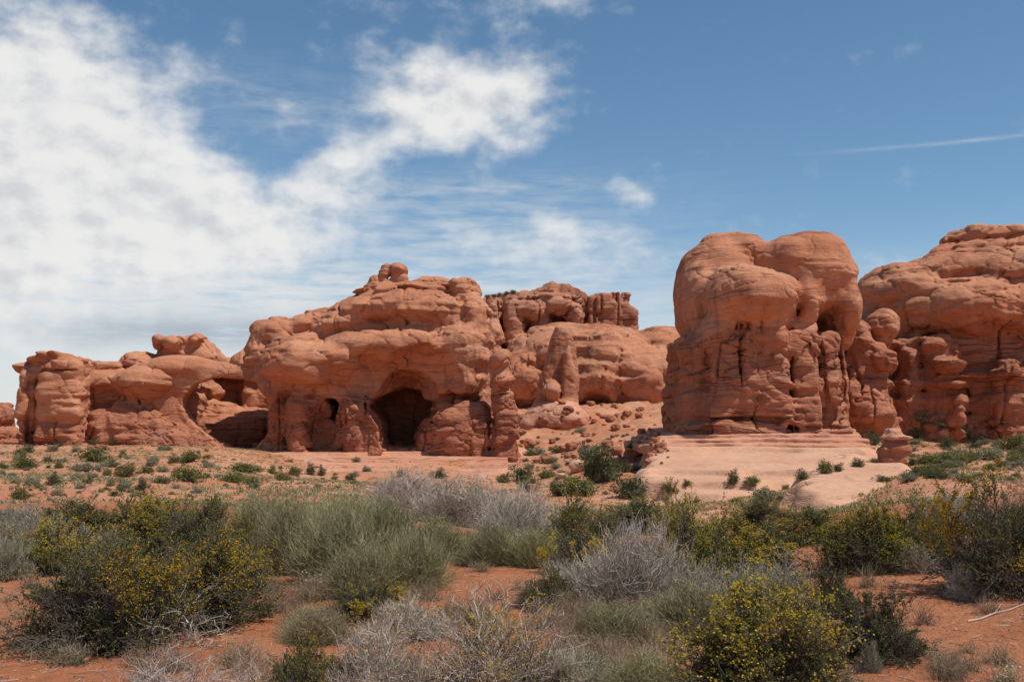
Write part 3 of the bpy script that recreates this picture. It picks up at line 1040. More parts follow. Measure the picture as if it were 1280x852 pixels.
# -- the higher cliffs at the back of the gap
R = Rock(310.0)
R.poly([(560, 560), (590, 400), (604, 370), (640, 361), (676, 354), (690, 349), (710, 350), (722, 358), (735, 364), (735, 470), (600, 560)], 4, 40, 3.5)
R.poly([(728, 470), (733, 364), (752, 361), (775, 363), (778, 368), (784, 362), (792, 366), (791, 380), (798, 386), (800, 412), (800, 470)], -2, 26, 2.0, k=0.5)
R.box(606, 622, 370, 470, -8, 10, 2, k=0.5)
R.box(630, 656, 374, 450, -6, 12, 2.5, k=0.5)
R.box(664, 690, 368, 420, -3, 12, 2.5, k=0.5)
R.ell(665, 390, 22, 16, 7, 1, k=0.6)
R.ell(700, 384, 20, 13, 7, 0, k=0.6)
R.ell(722, 396, 14, 17, 6, -2, k=0.4)
R.ell(690, 372, 30, 8, 6, 3, k=0.5)
R.poly([(788, 500), (796, 415), (812, 407), (845, 405), (900, 412), (1000, 420), (1000, 520), (790, 520)], -6, 24, 5.0, k=0.8)
R.ell(612, 425, 18, 24, 6, -6, k=0.5)
# bare slope of rounded slickrock falling towards the gap
R.ell(705, 448, 72, 44, 22, -10, k=2.0)
R.ell(655, 450, 30, 24, 12, -8, k=1.0)
R.ell(758, 455, 66, 48, 24, -14, k=2.0)
R.ell(818, 440, 42, 30, 16, -12, k=0.8)
R.ell(826, 425, 22, 20, 9, -15, k=0.5)
R.ell(650, 475, 36, 36, 12, -22, k=0.8)
R.ell(744, 480, 44, 44, 14, -26, k=1.0)
R.ell(806, 480, 58, 50, 18, -22, k=1.5)
R.ell(748, 510, 26, 22, 9, -40, k=1.0, cut=True)
R.ell(800, 530, 44, 14, 8, -42, k=1.0, cut=True)
R.poly([(600, 580), (620, 530), (720, 520), (860, 530), (900, 580)], -30, 10, 6.0, k=1.0)
ct = contact_line(R, [(500, 300), (1000, 300)])


def back_relief(P):
    wl = sstep(P[:, 2], px(0, 425, 310)[2], px(0, 395, 310)[2])      # ledgy cliffs above, smooth slope below
    hi_ = 1.7 * rock_relief(lambda p: np.full(len(p), 1e3, np.float32), 1, 0.8, 15.0)(P / np.float32(1.7))
    lo_ = rock_relief(lambda p: np.full(len(p), -1e3, np.float32), 1.1, 1, 15.0)(P)
    return hi_ * wl + lo_ * (1 - wl)


formation('back_cliffs', 'higher ledgy cliffs with a rounded bare slope, far back in the gap', 'rock cliff', R, 0.36 * Q_, back_relief,
          {0: ('ledgy_cliff', M_FAR), 1: ('slickrock_slope', M_DOME), 2: ('dark_tower', M_BASE)},
          part_of=in_px_box(R, [(729, 805, 350, 420, 2)], lambda c: np.where((c[:, 2] < px(0, 412, 310)[2]) | (c[:, 1] < 299), 1, 0)), amp=1.8)

# -- the elephant-like rock: three swollen domes on jointed columns
R = Rock(150.0)
R.poly([(846, 570), (848, 520), (853, 470), (856, 420), (1056, 420), (1060, 470), (1068, 530), (1074, 570)], -7, 11, 3.0)
R.ell(904, 364, 60, 70, 9.0, 3.5, k=0.5)
R.ell(872, 385, 27, 56, 7.5, 0, k=0.8)
R.ell(927, 325, 34, 33, 8, 4.0, k=0.8)
R.ell(1006, 348, 58, 57, 9.5, 1.0, k=0.12)
R.ell(1010, 322, 46, 32, 8.5, 1.5, k=0.8)
R.ell(980, 335, 32, 38, 8, 0.0, k=0.5)
R.ell(1044, 380, 25, 62, 8, 1.0, k=1.2)
R.ell(1000, 385, 22, 34, 6, -3.5, k=2.0)
R.ell(936, 375, 57, 42, 8, -7.0, k=0.12)
R.ell(956, 336, 36, 34, 8, 3, k=0.4)
R.ell(951, 320, 2.2, 14, 4, -7, k=0.9, cut=True)
R.ell(976, 340, 28, 2.4, 5, -8, k=0.4, cut=True, rz=-0.45)
R.ell(999, 372, 2.6, 24, 5, -8.5, k=0.4, cut=True)
R.box(884, 990, 392, 440, -11.5, 0, 2.5, k=1.5)
R.ell(918, 362, 36, 29, 7, -5.5, k=0.6)
R.ell(966, 374, 29, 34, 7, -5.0, k=0.6)
# columns below the domes
R.box(853, 894, 415, 560, -8.5, 4, 2.5, k=1.2)
R.box(890, 930, 408, 560, -11.0, 2, 1.2, k=1.2)
R.box(926, 988, 396, 560, -11.4, 2, 1.2, k=0.9)
R.box(986, 1030, 402, 560, -8.8, 2, 1.4, k=1.2)
R.box(1026, 1060, 412, 560, -7.0, 3, 1.6, k=1.2)
R.box(886, 943, 505, 560, -11.0, 0, 0.9, k=0.4)
R.box(850, 1075, 528, 560, -9.5, 6, 1.2, k=0.5)
R.ell(927, 452, 1.8, 32, 2.2, -11.5, k=0.35, cut=True)
R.ell(993, 470, 1.6, 40, 2.5, -9.5, k=0.35, cut=True)
R.ell(1029, 440, 2.0, 50, 2.5, -8.5, k=0.35, cut=True)
R.ell(1057, 450, 2.5, 50, 3.5, -7.5, k=0.35, cut=True)
R.ell(940, 522, 80, 3.0, 3, -12, k=0.5, cut=True)
ct = contact_line(R, [(830, 425), (872, 428), (900, 414), (940, 412), (985, 412), (1000, 420), (1030, 412), (1070, 428)], -7)


def domes_relief(P):
    # small weathering pits in rows on the swollen tops
    base = rock_relief(ct, 0.52, 0.85, 5.0)(P)
    f1, f2 = worley(P / np.float32([1.5, 1.5, 1.1]))
    row = np.exp(-((vnoise(np.stack([P[:, 0] / 18, P[:, 1] / 18, P[:, 2] / 2.6], 1)) - 0.25) / 0.16) ** 2)
    up = sstep(P[:, 2], px(0, 400, 150)[2], px(0, 370, 150)[2])
    return base - 0.55 * sstep(f1, 0.30, 0.14) * row * up


formation('swollen_rock', 'massive rock with three swollen domes on jointed red columns, right of the gap', 'rock formation', R, 0.15 * Q_,
          domes_relief, {0: ('swollen_dome', M_DOME), 1: ('jointed_columns', M_BASE)},
          part_of=lambda c: np.where(c[:, 2] < ct(c), 1, 0))

# -- the red bedded steps the swollen rock stands on
class Steps(Rock):
    def sdf(self, P, cull=True):
        W_ = P.copy()
        flat = np.stack([P[:, 0], P[:, 1], P[:, 2] * 0.5], 1)
        W_[:, 1] += 2.6 * fbm(flat / 11.0 + 3, 3) + 0.5 * fbm(flat / 2.2, 2)
        W_[:, 0] += 1.8 * fbm(flat / 9.0 + 30, 3)
        W_[:, 2] += 0.35 * fbm(flat / 14.0 + 60, 2)
        return super().sdf(W_, cull)


R = Steps(140.0)
for u0, u1, v0, v1, y0 in ((846, 1074, 535.5, 541, 3.0), (840, 1082, 539, 545.5, 1.0), (832, 1086, 543.5, 550.5, -2.5), (826, 1094, 549, 556, -5.5), (818, 1098, 554.5, 566, -8.5)):
    a, b = R.w(u0, v1, y0), R.w(u1, v0, y0)
    R.add(rbox((a[0], 140 + y0, a[2] - 0.1), (b[0], 165, b[2]), 0.28), 0.12)
tag(formation('bedrock_steps', None, None, R, 0.14, lambda P: 0.10 * fbm(P / np.float32([1.5, 1.5, 0.5]), 3) + 0.07 * np.tanh(2.5 * vnoise(P / np.float32([5, 5, 0.33]))), {0: ('bedrock_steps', M_STRIP)}, zmin=-6.0, amp=0.5), kind='structure')

# -- the big rounded massif at the right edge with its ball and low wall
R = Rock(174.0)
R.poly([(1062, 570), (1070, 480), (1078, 420), (1090, 385), (1150, 360), (1500, 350), (1520, 570)], -3, 24, 5.0)
R.ell(1128, 372, 62, 46, 11, 6, k=1.0)
R.ell(1180, 345, 76, 34, 13, 7, k=1.0, rz=0.2)
R.ell(1205, 390, 92, 42, 13, 0, k=1.5)
R.ell(1300, 350, 130, 44, 15, 3, k=1.2)
R.ell(1290, 390, 110, 40, 12, -1, k=1.2)
R.ell(1245, 316, 86, 20, 11, 8, k=0.4, rz=0.08)
R.ell(1285, 302, 110, 18, 10, 9, k=0.3)
R.ell(1228, 296, 42, 12, 7, 9, k=0.4)
R.ell(1320, 325, 110, 15, 11, 3, k=0.4)
R.ell(1420, 400, 120, 90, 16, 2, k=1.5)
R.ell(1140, 395, 30, 12, 4, -8.5, k=0.8, cut=True)
# overhang above the ledgy lower wall
R.box(1080, 1400, 425, 580, -8.5, 6, 2.0, k=1.5)
R.ell(1230, 446, 70, 14, 3.5, -11, k=1.5, cut=True)
R.box(1160, 1196, 418, 560, -11.5, 2, 2.0, k=0.6)
R.ell(1184, 480, 24, 10, 4, -11, k=0.4)
R.ell(1180, 455, 20, 14, 4, -10.5, k=0.4)
R.box(1126, 1160, 430, 560, -10.5, 2, 2.0, k=0.6)
R.box(1246, 1300, 450, 560, -11, 2, 2.4, k=0.6)
R.ell(1258, 462, 12, 12, 3, -10, k=0.4)
R.ell(1192, 520, 12, 28, 3, -11, k=0.5)
R.ell(1222, 500, 20, 34, 3, -10, k=1.0, cut=True)
R.ell(1122, 460, 8, 40, 3, -9.5, k=0.8, cut=True)
ct = contact_line(R, [(1060, 360), (1075, 385), (1125, 400), (1150, 425), (1200, 405), (1240, 405), (1300, 420), (1500, 430)], -5)
formation('rounded_massif', 'broad rounded massif with layered humps above a dark ledgy wall at the right edge', 'rock formation', R, 0.22 * Q_,
          rock_relief(ct, 1.0, 1.0, 23.0), {0: ('rounded_dome', M_DOME), 1: ('ledgy_wall', M_BASE), 2: ('layered_cap', M_DOME)},
          part_of=in_px_box(R, [(1170, 1600, 250, 322, 2)], lambda c: np.where(c[:, 2] < ct(c), 1, 0)))

# -- low broken wall between the two, with the round ball on it
R = Rock(163.0)
R.poly([(1040, 570), (1050, 470), (1062, 425), (1074, 402), (1086, 398), (1098, 420), (1112, 440), (1116, 480), (1128, 530), (1132, 570)], -5, 6, 2.5)
R.ell(1072, 425, 16, 26, 4, -2, k=0.4)
R.ell(1098, 450, 18, 24, 4, -3, k=0.4)
R.box(1050, 1120, 470, 560, -6, 3, 2.0, k=0.5)
R.ell(1085, 515, 34, 30, 5, -4, k=0.6)
ct = contact_line(R, [(1000, 380), (1200, 380)])
formation('broken_wall', 'low broken red wall wedged between the swollen rock and the rounded massif', 'rock formation', R, 0.17 * Q_,
          rock_relief(ct, 0.8, 0.8, 63.0), {0: ('broken_wall', M_BASE)})
R = Rock(163.0)
R.ell(1103, 411, 22, 23, 3.2, -1.0, k=0.4)
R.ell(1100, 428, 17, 12, 2.6, -1.0, k=0.4)
ct = contact_line(R, [(1000, 600), (1200, 600)])
formation('round_boulder', 'big round boulder perched on the low broken wall', 'boulder', R, 0.15,
          rock_relief(ct, 0.6, 0.5, 17.0), {0: ('round_boulder', M_DOME)}, zmin=0.0)

# -- little hoodoo shaped like a lidded pot
R = Rock(99.0)
R.ell(1120, 562, 19, 15, 1.35, 0, k=0.2)
R.box(1105, 1136, 558, 582, -1.15, 1.1, 0.4, k=0.2)
R.ell(1121, 547, 20, 3.6, 1.4, 0, k=0.1)
R.poly([(1104, 548), (1110, 541), (1113, 536), (1126, 536), (1129, 541), (1137, 548)], -1.0, 1.0, 0.5, k=0.15)
R.box(1112, 1127, 535, 541, -0.6, 0.6, 0.2, k=0.1)
ct = contact_line(R, [(1000, 500), (1200, 500)])
hood = rock_relief(ct, 0.3, 0.16, 44.0)
formation('pot_hoodoo', 'small hoodoo like a lidded clay pot on the pale bedrock slab', 'hoodoo', R, 0.055,
          lambda P: hood(P * np.float32(2.2)) * 0.8, {0: ('banded_cap', M_STRIP), 1: ('round_body', M_BASE)},
          part_of=lambda c: np.where(c[:, 2] < px(0, 549, 99)[2], 1, 0), zmin=-3.0, amp=0.4)

# ---------------------------------------------------------------- plants: builders
def plant_material(name, dark, light, glow=0.22, hue=None):
    """matte leaf, petal or bark colour varied leaf by leaf; thin ones let some light through"""
    m = bpy.data.materials.new(name)
    m.use_nodes = True
    n = Nodes(m.node_tree)
    out = n.new('ShaderNodeOutputMaterial')
    at = n.new('ShaderNodeAttribute', attribute_name='tone')
    oi = n.new('ShaderNodeObjectInfo')
    c = n.mix(at.outputs['Fac'], dark, light)
    hs = n.new('ShaderNodeHueSaturation')
    n.link(c, hs.inputs['Color'])
    n.put(hs.inputs['Hue'], n.ramp(oi.outputs['Random'], 0, 1, 0.488, 0.512, False))
    n.put(hs.inputs['Value'], n.ramp(n.math('FRACT', n.math('MULTIPLY', oi.outputs['Random'], 7.3)), 0, 1, 0.82, 1.18, False))
    d = n.new('ShaderNodeBsdfDiffuse')
    n.link(hs.outputs[0], d.inputs['Color'])
    if glow:
        t = n.new('ShaderNodeBsdfTranslucent')
        n.link(hs.outputs[0], t.inputs['Color'])
        mx = n.new('ShaderNodeMixShader')
        mx.inputs[0].default_value = glow
        n.link(d.outputs[0], mx.inputs[1])
        n.link(t.outputs[0], mx.inputs[2])
        n.link(mx.outputs[0], out.inputs[0])
    else:
        n.link(d.outputs[0], out.inputs[0])
    return m


M_OLIVE = plant_material('olive_leaf', (0.098, 0.098, 0.034), (0.287, 0.270, 0.098), 0.3)
M_DARKLEAF = plant_material('dark_leaf', (0.071, 0.076, 0.034), (0.230, 0.213, 0.086), 0.3)
M_SAGE = plant_material('grey_green_leaf', (0.161, 0.155, 0.086), (0.391, 0.368, 0.230), 0.3)
M_JUNIPER = plant_material('juniper_leaf', (0.068, 0.074, 0.034), (0.19, 0.19, 0.088), 0.25)
M_STEMGREEN = plant_material('green_stem', (0.230, 0.201, 0.098), (0.506, 0.443, 0.253), 0.2)
M_GREYTWIG = plant_material('grey_twig', (0.253, 0.201, 0.155), (0.621, 0.529, 0.437), 0.0)
M_PALETWIG = plant_material('bleached_twig', (0.28, 0.23, 0.19), (0.54, 0.48, 0.42), 0.0)
M_BARK = plant_material('shrub_bark', (0.085, 0.065, 0.052), (0.20, 0.165, 0.14), 0.0)
M_RUSTSTEM = plant_material('rusty_stem', (0.15, 0.065, 0.04), (0.30, 0.15, 0.09), 0.0)
M_YELLOW = plant_material('yellow_petal', (0.48, 0.33, 0.025), (0.74, 0.58, 0.09), 0.3)
M_OCHRE = plant_material('ochre_petal', (0.42, 0.25, 0.02), (0.64, 0.43, 0.05), 0.3)
M_WHITE = plant_material('white_petal', (0.62, 0.60, 0.55), (0.82, 0.80, 0.76), 0.25)
M_STRAW = plant_material('straw', (0.26, 0.16, 0.10), (0.56, 0.41, 0.27), 0.2)
M_PINKGRASS = plant_material('pinkish_grass', (0.27, 0.185, 0.115), (0.52, 0.40, 0.27), 0.2)


def unit(a):
    return a / (np.linalg.norm(a, axis=-1, keepdims=True) + 1e-9)


def tubes(pts, r0, r1, rng):
    """three-sided tapered twigs along polylines pts (n,k,3)"""
    n, k, _ = pts.shape
    t = unit(np.gradient(pts, axis=1))
    ref = unit(rng.normal(size=(n, 1, 3)))
    a = unit(np.cross(t, ref))
    b = np.cross(t, a)
    s = np.linspace(0, 1, k)[None, :, None]
    r = (np.asarray(r0).reshape(-1, 1, 1) * (1 - s) + np.asarray(r1).reshape(-1, 1, 1) * s)
    ring = [pts + r * (math.cos(q) * a + math.sin(q) * b) for q in (0, 2.094, 4.189)]
    V = np.stack(ring, 2).reshape(-1, 3)
    base = (np.arange(n)[:, None, None] * k + np.arange(k - 1)[None, :, None]) * 3
    j = np.arange(3)[None, None, :]
    j2 = (j + 1) % 3
    Q = np.stack([base + j, base + j2, base + 3 + j2, base + 3 + j], -1).reshape(-1, 4)
    tone = np.repeat(np.clip(rng.beta(2, 2, n), 0, 1), k * 3)
    return V, Q, tone


def blades(pos, d, ln, wd, rng):
    """diamond-shaped leaves"""
    n = len(pos)
    d = unit(d)
    side = unit(np.cross(d, rng.normal(size=(n, 3))))
    ln, wd = np.asarray(ln).reshape(-1, 1), np.asarray(wd).reshape(-1, 1)
    mid = pos + d * ln * 0.5
    up = np.cross(d, side) * ln * 0.08
    V = np.stack([pos, mid + side * wd * 0.5 + up, pos + d * ln, mid - side * wd * 0.5 + up], 1).reshape(-1, 3)
    Q = np.arange(n * 4).reshape(n, 4)
    return V, Q, np.repeat(rng.beta(2, 2, n), 4)


def dome_tips(rng, n, w, h, shell=0.45, low=0.0, lump=0.30, flat=1.0, seed=0):
    """points that fill an uneven dome, most of them near its skin"""
    d = rng.normal(size=(n, 3))
    d[:, 2] = np.abs(d[:, 2]) * flat - low
    d = unit(d)
    lob = 1 + lump * fbm(d * 1.9 + seed * 3.7, 3) * 1.6
    r = lob * (1 - shell * rng.random(n) ** 1.6)
    p = d * r[:, None]
    return p * np.array([w * 0.5, w * 0.5, h]) + np.array([0, 0, 0.0])


def stems_to(rng, tips, base_w, k=6, bow=0.35, wob=0.04):
    n = len(tips)
    b = np.c_[rng.normal(size=(n, 2)) * base_w, np.full(n, -0.03)]
    b[:, :2] += tips[:, :2] * 0.18
    s = np.linspace(0, 1, k)[None, :, None]
    p = b[:, None] * (1 - s) + tips[:, None] * s
    lift = np.linalg.norm(tips, axis=1)[:, None, None] * bow * (s * (1 - s))
    p[:, :, 2:3] += lift
    L = np.linalg.norm(tips - b, axis=1)[:, None, None]
    w = np.cumsum(rng.normal(size=(n, k, 3)), 1) * wob * L
    w -= w[:, -1:] * s
    w[:, 0] = 0
    return p + w


def side_twigs(rng, par, m, lmin, lmax, k=4, lo=0.3, up=0.25, spread=0.9, wob=0.10):
    n, kk, _ = par.shape
    i = rng.integers(0, n, m)
    s = lo + (1 - lo) * rng.random(m)
    f = s * (kk - 1)
    j = np.minimum(f.astype(int), kk - 2)
    t = (f - j)[:, None]
    p0 = par[i, j] * (1 - t) + par[i, j + 1] * t
    d = unit(par[i, j + 1] - par[i, j]) + spread * unit(rng.normal(size=(m, 3))) + np.array([0, 0, up])
    d = unit(d)
    L = (lmin + (lmax - lmin) * rng.random(m))[:, None, None]
    st = np.linspace(0, 1, k)[None, :, None]
    w = np.cumsum(rng.normal(size=(m, k, 3)), 1) * wob * L
    w[:, 0] = 0
    return p0[:, None] + d[:, None] * L * st + w


def along(rng, par, m, lo=0.1, hi=1.0):
    n, kk, _ = par.shape
    i = rng.integers(0, n, m)
    f = (lo + (hi - lo) * rng.random(m)) * (kk - 1)
    j = np.minimum(f.astype(int), kk - 2)
    t = (f - j)[:, None]
    return par[i, j] * (1 - t) + par[i, j + 1] * t, unit(par[i, j + 1] - par[i, j])


def merge(parts):
    V, Q, T, o = [], [], [], 0
    for v, q, t in parts:
        V.append(v)
        Q.append(q + o)
        T.append(t)
        o += len(v)
    return np.concatenate(V), np.concatenate(Q), np.concatenate(T)


def mk(name, data):
    V, Q, T = data
    return mesh_from(name, V, Q, smooth=False, attrs={'tone': T})


PROTO = {}


def leafy(key, seed, w=1.2, h=0.75, n_stem=90, n_twig=1500, n_leaf=26000, leaf=(0.016, 0.007), leafmat=None, barkmat=None,
          flowers=0, flower=0.014, petalmat=None, twig_r=0.0016, up=0.25, shell=0.45, lump=0.3, bare=0.1, top=0.35, low=0.12):
    rng = np.random.default_rng(seed)
    tips = dome_tips(rng, n_stem, w, h, shell, low, lump, 0.85, seed)
    tips[:, 2] = np.maximum(tips[:, 2], 0.06)
    st = stems_to(rng, tips, 0.06 * w)
    tw = side_twigs(rng, st, n_twig, 0.08 * w, 0.20 * w, lo=0.35, up=up)
    tw2 = side_twigs(rng, tw, n_twig * 2, 0.03 * w, 0.09 * w, k=3, lo=0.2, up=up)
    res = {'branches': (mk('branches', merge([tubes(st, 0.009, 0.003, rng), tubes(tw, twig_r * 1.6, twig_r * 0.6, rng), tubes(tw2, twig_r, twig_r * 0.5, rng)])), barkmat)}
    if n_leaf:
        a, da = along(rng, tw, n_leaf, bare)
        b, db = along(rng, tw2, n_leaf * 2, 0.0)
        p, d = np.concatenate([a, b]), np.concatenate([da, db])
        wt = np.clip(fbm(p * (6.5 / w) + seed * 1.3, 2) * 1.6 + 0.42, 0.03, 1) ** 1.5      # bunches with gaps between
        i = rng.choice(len(p), n_leaf, replace=False, p=wt / wt.sum())
        p, d = p[i], d[i]
        d = unit(d * 0.7 + rng.normal(size=p.shape) * 0.6)
        s = 0.6 + 0.8 * rng.random(len(p))
        res['foliage'] = (mk('foliage', blades(p, d, leaf[0] * s, leaf[1] * s, rng)), leafmat)
    if flowers:
        tipz = tw2[:, -1]
        clump = fbm(tipz * (2.2 / w) + seed, 2)
        rad = np.linalg.norm(tipz / np.array([w * 0.5, w * 0.5, h]), axis=1)
        pr = np.clip((tipz[:, 2] / h - top * 0.6) * 1.6, 0.02, 1) * np.clip(clump * 2 + 0.35, 0.01, 1) * np.clip((rad - 0.45) * 2, 0.02, 1)
        i = rng.choice(len(tipz), flowers, p=pr / pr.sum())
        c = tipz[i] + rng.normal(size=(flowers, 3)) * 0.012 * w
        parts = []
        for q in range(3):      # three crossed petals to a blossom
            d = unit(rng.normal(size=c.shape) + np.array([0, 0, 0.5]))
            parts.append(blades(c - d * flower * 0.5, d, np.full(flowers, flower), np.full(flowers, flower * 0.8), rng))
        res['blossoms'] = (mk('blossoms', merge(parts)), petalmat)
    PROTO[key] = res


def broomy(key, seed, w=1.0, h=0.8, n_stem=900, n_twig=2600, mat=None, r=0.0017, lean=0.35, shell=0.5, extra=None, wob=0.05, droop=0.0):
    """many thin upright stems from one crown: joint-fir, dead brush, bunch grass"""
    rng = np.random.default_rng(seed)
    tips = dome_tips(rng, n_stem, w, h, shell, 0.0, 0.28, 1.3, seed)
    tips[:, 2] = np.maximum(tips[:, 2], 0.10 * h)
    tips[:, 0] += lean * 0.3 * w * (tips[:, 2] / h)
    st = stems_to(rng, tips, 0.10 * w, 6, 0.15, wob)
    st[:, :, 2] -= droop * np.linspace(0, 1, 6)[None] ** 3 * h
    parts = [tubes(st, r * 1.9, r * 0.7, rng)]
    if n_twig:
        tw = side_twigs(rng, st, n_twig, 0.08 * h, 0.30 * h, lo=0.35, up=0.7, spread=0.5)
        parts.append(tubes(tw, r * 1.0, r * 0.45, rng))
    PROTO[key] = {'stems': (mk('stems', merge(parts)), mat)}
    if extra:
        n, size, m2, nm = extra
        src = tw if n_twig else st
        p, d = along(rng, src, n, 0.75)
        bl = []
        for q in range(2):
            dd = unit(rng.normal(size=p.shape) + np.array([0, 0, 0.6]))
            bl.append(blades(p - dd * size * 0.5, dd, np.full(n, size), np.full(n, size * 0.75), rng))
        PROTO[key][nm] = (mk(nm, merge(bl)), m2)


def deadwood(key, seed, w=1.2, h=0.5, n=26, mat=None, r=0.007):
    """a low sprawl of bleached crooked branches"""
    rng = np.random.default_rng(seed)
    tips = dome_tips(rng, n, w, h, 0.3, 0.0, 0.4, 1.0, seed)
    tips[:, 2] = np.maximum(tips[:, 2], 0.05)
    st = stems_to(rng, tips, 0.05 * w, 8, 0.25, 0.075)
    a = side_twigs(rng, st, n * 5, 0.12 * w, 0.30 * w, 5, 0.3, 0.25, 0.9, 0.10)
    b = side_twigs(rng, a, n * 22, 0.04 * w, 0.13 * w, 4, 0.2, 0.25, 0.9, 0.10)
    PROTO[key] = {'branches': (mk('branches', merge([tubes(st, r, r * 0.5, rng), tubes(a, r * 0.5, r * 0.22, rng), tubes(b, r * 0.25, r * 0.12, rng)])), mat)}


def far_bush(key, seed, w=1.0, h=0.7, n=1500, leaf=0.06, mat=None, trunk=0.0):
    """a bush as small as it is in the far plain: clumped leaves round a few stems, one mesh each part"""
    rng = np.random.default_rng(seed)
    c = dome_tips(rng, 46, w * 0.86, h * 0.82, 0.65, 0.05, 0.35, 0.9, seed) + np.array([0, 0, 0.10 * h + trunk])
    st = stems_to(rng, c, 0.03 * w, 4, 0.2)
    i = rng.integers(0, len(c), n)
    p = c[i] + rng.normal(size=(n, 3)) * np.array([0.075 * w, 0.075 * w, 0.07 * h])
    p[:, 2] = np.maximum(p[:, 2], 0.01)
    s = leaf * (0.5 + rng.random(n))
    V = blades(p, rng.normal(size=(n, 3)), s, s * 0.6, rng)
    V = (V[0], V[1], np.clip(V[2] * 0.6 + np.repeat(rng.random(len(c))[i], 4) * 0.4, 0, 1))
    PROTO[key] = {'branches': (mk('branches', tubes(st, 0.02 * w, 0.006 * w, rng)), M_BARK), 'foliage': (mk('foliage', V), mat)}


# near kinds, two or three of each so that neighbours differ
for q in range(3):
    leafy('dark_flowering_%d' % q, 10 + q, 1.25, 0.82, 130, 2400, 52000, (0.019, 0.0095), M_DARKLEAF, M_BARK, 2600, 0.016, M_OCHRE, top=0.3)
    leafy('yellow_flowering_%d' % q, 20 + q, 1.1, 0.80, 120, 2100, 38000, (0.020, 0.009), M_OLIVE, M_BARK, 4200, 0.016, M_YELLOW, top=0.1, up=0.4)
    leafy('olive_%d' % q, 30 + q, 1.1, 0.65, 110, 2000, 42000, (0.020, 0.009), M_OLIVE, M_BARK, 900, 0.015, M_OCHRE, up=0.4)
    broomy('jointfir_%d' % q, 40 + q, 1.0, 0.85, 1500, 5200, M_STEMGREEN, 0.0019, 0.1)
    broomy('grey_brush_%d' % q, 50 + q, 1.2, 0.75, 800, 4200, M_GREYTWIG, 0.0021, 0.5, wob=0.07)
    leafy('sage_%d' % q, 60 + q, 1.0, 0.65, 110, 1700, 24000, (0.022, 0.007), M_SAGE, M_GREYTWIG, 0, up=0.6)
    broomy('bunchgrass_%d' % q, 70 + q, 0.5, 0.42, 170, 60, M_STRAW, 0.0015, 0.25, 0.9, wob=0.08, droop=0.12)
    broomy('pinkgrass_%d' % q, 80 + q, 0.8, 0.40, 300, 500, M_PINKGRASS, 0.0014, 0.3, 0.9, wob=0.10)
    far_bush('far_dark_%d' % q, 90 + q, mat=M_JUNIPER)
    far_bush('far_olive_%d' % q, 95 + q, h=0.62, mat=M_OLIVE)
    far_bush('far_grey_%d' % q, 100 + q, h=0.55, mat=M_SAGE)
leafy('sparse_yellow_0', 120, 1.2, 0.95, 110, 1500, 7000, (0.016, 0.006), M_OLIVE, M_GREYTWIG, 1500, 0.016, M_YELLOW, twig_r=0.0021, top=0.1, up=0.5)
leafy('sparse_yellow_1', 121, 1.2, 0.75, 110, 1500, 9000, (0.016, 0.006), M_SAGE, M_GREYTWIG, 700, 0.016, M_OCHRE, twig_r=0.0021, top=0.1, up=0.5)
leafy('bright_yellow_0', 122, 0.9, 0.62, 120, 1900, 15000, (0.015, 0.007), M_OLIVE, M_BARK, 4500, 0.016, M_YELLOW, top=-0.2, up=0.5)
leafy('dark_green_0', 123, 1.0, 0.8, 120, 2000, 44000, (0.020, 0.009), M_JUNIPER, M_BARK, 260, 0.015, M_YELLOW)
broomy('white_flowered_0', 130, 0.6, 0.7, 90, 200, M_RUSTSTEM, 0.0018, 0.2, extra=(60, 0.030, M_WHITE, 'blossoms'))
broomy('white_flowered_1', 131, 0.4, 0.4, 50, 90, M_STEMGREEN, 0.0018, 0.2, extra=(26, 0.030, M_WHITE, 'blossoms'))
deadwood('deadwood_0', 140, 1.3, 0.55, 30, M_PALETWIG)
deadwood('deadwood_1', 141, 1.1, 0.6, 16, M_PALETWIG, 0.008)
deadwood('deadwood_2', 142, 1.2, 0.4, 44, M_GREYTWIG, 0.005)
far_bush('far_tree_0', 150, 1.0, 0.85, 3800, 0.055, M_JUNIPER, 0.08)

KIND = {'dark_flowering': ('flowering_shrub', 'shrub'), 'yellow_flowering': ('flowering_shrub', 'shrub'), 'olive': ('desert_shrub', 'shrub'),
        'jointfir': ('broom_shrub', 'shrub'), 'grey_brush': ('dry_brush', 'dry shrub'), 'sage': ('sage_shrub', 'shrub'), 'bunchgrass': ('grass_tuft', 'grass tuft'),
        'pinkgrass': ('grass_tuft', 'grass tuft'), 'sparse_yellow': ('twiggy_shrub', 'shrub'), 'bright_yellow': ('flowering_shrub', 'shrub'),
        'dark_green': ('desert_shrub', 'shrub'), 'white_flowered': ('flowering_plant', 'wildflower'), 'deadwood': ('dead_shrub', 'dead shrub'),
        'far_dark': ('desert_bush', 'bush'), 'far_olive': ('desert_bush', 'bush'), 'far_grey': ('desert_bush', 'bush'), 'far_tree': ('juniper_tree', 'tree')}
_size = {}


def ground_hit(u, v):
    Y = np.geomspace(4, 400, 3000)
    d = px(u, v, 1.0) - np.array([0, 0, EYE])
    X, Z = d[0] * Y, EYE + d[2] * Y
    below = np.nonzero(Z <= ground_z(X, Y))[0]
    return float(Y[below[0]]) if len(below) else 60.0


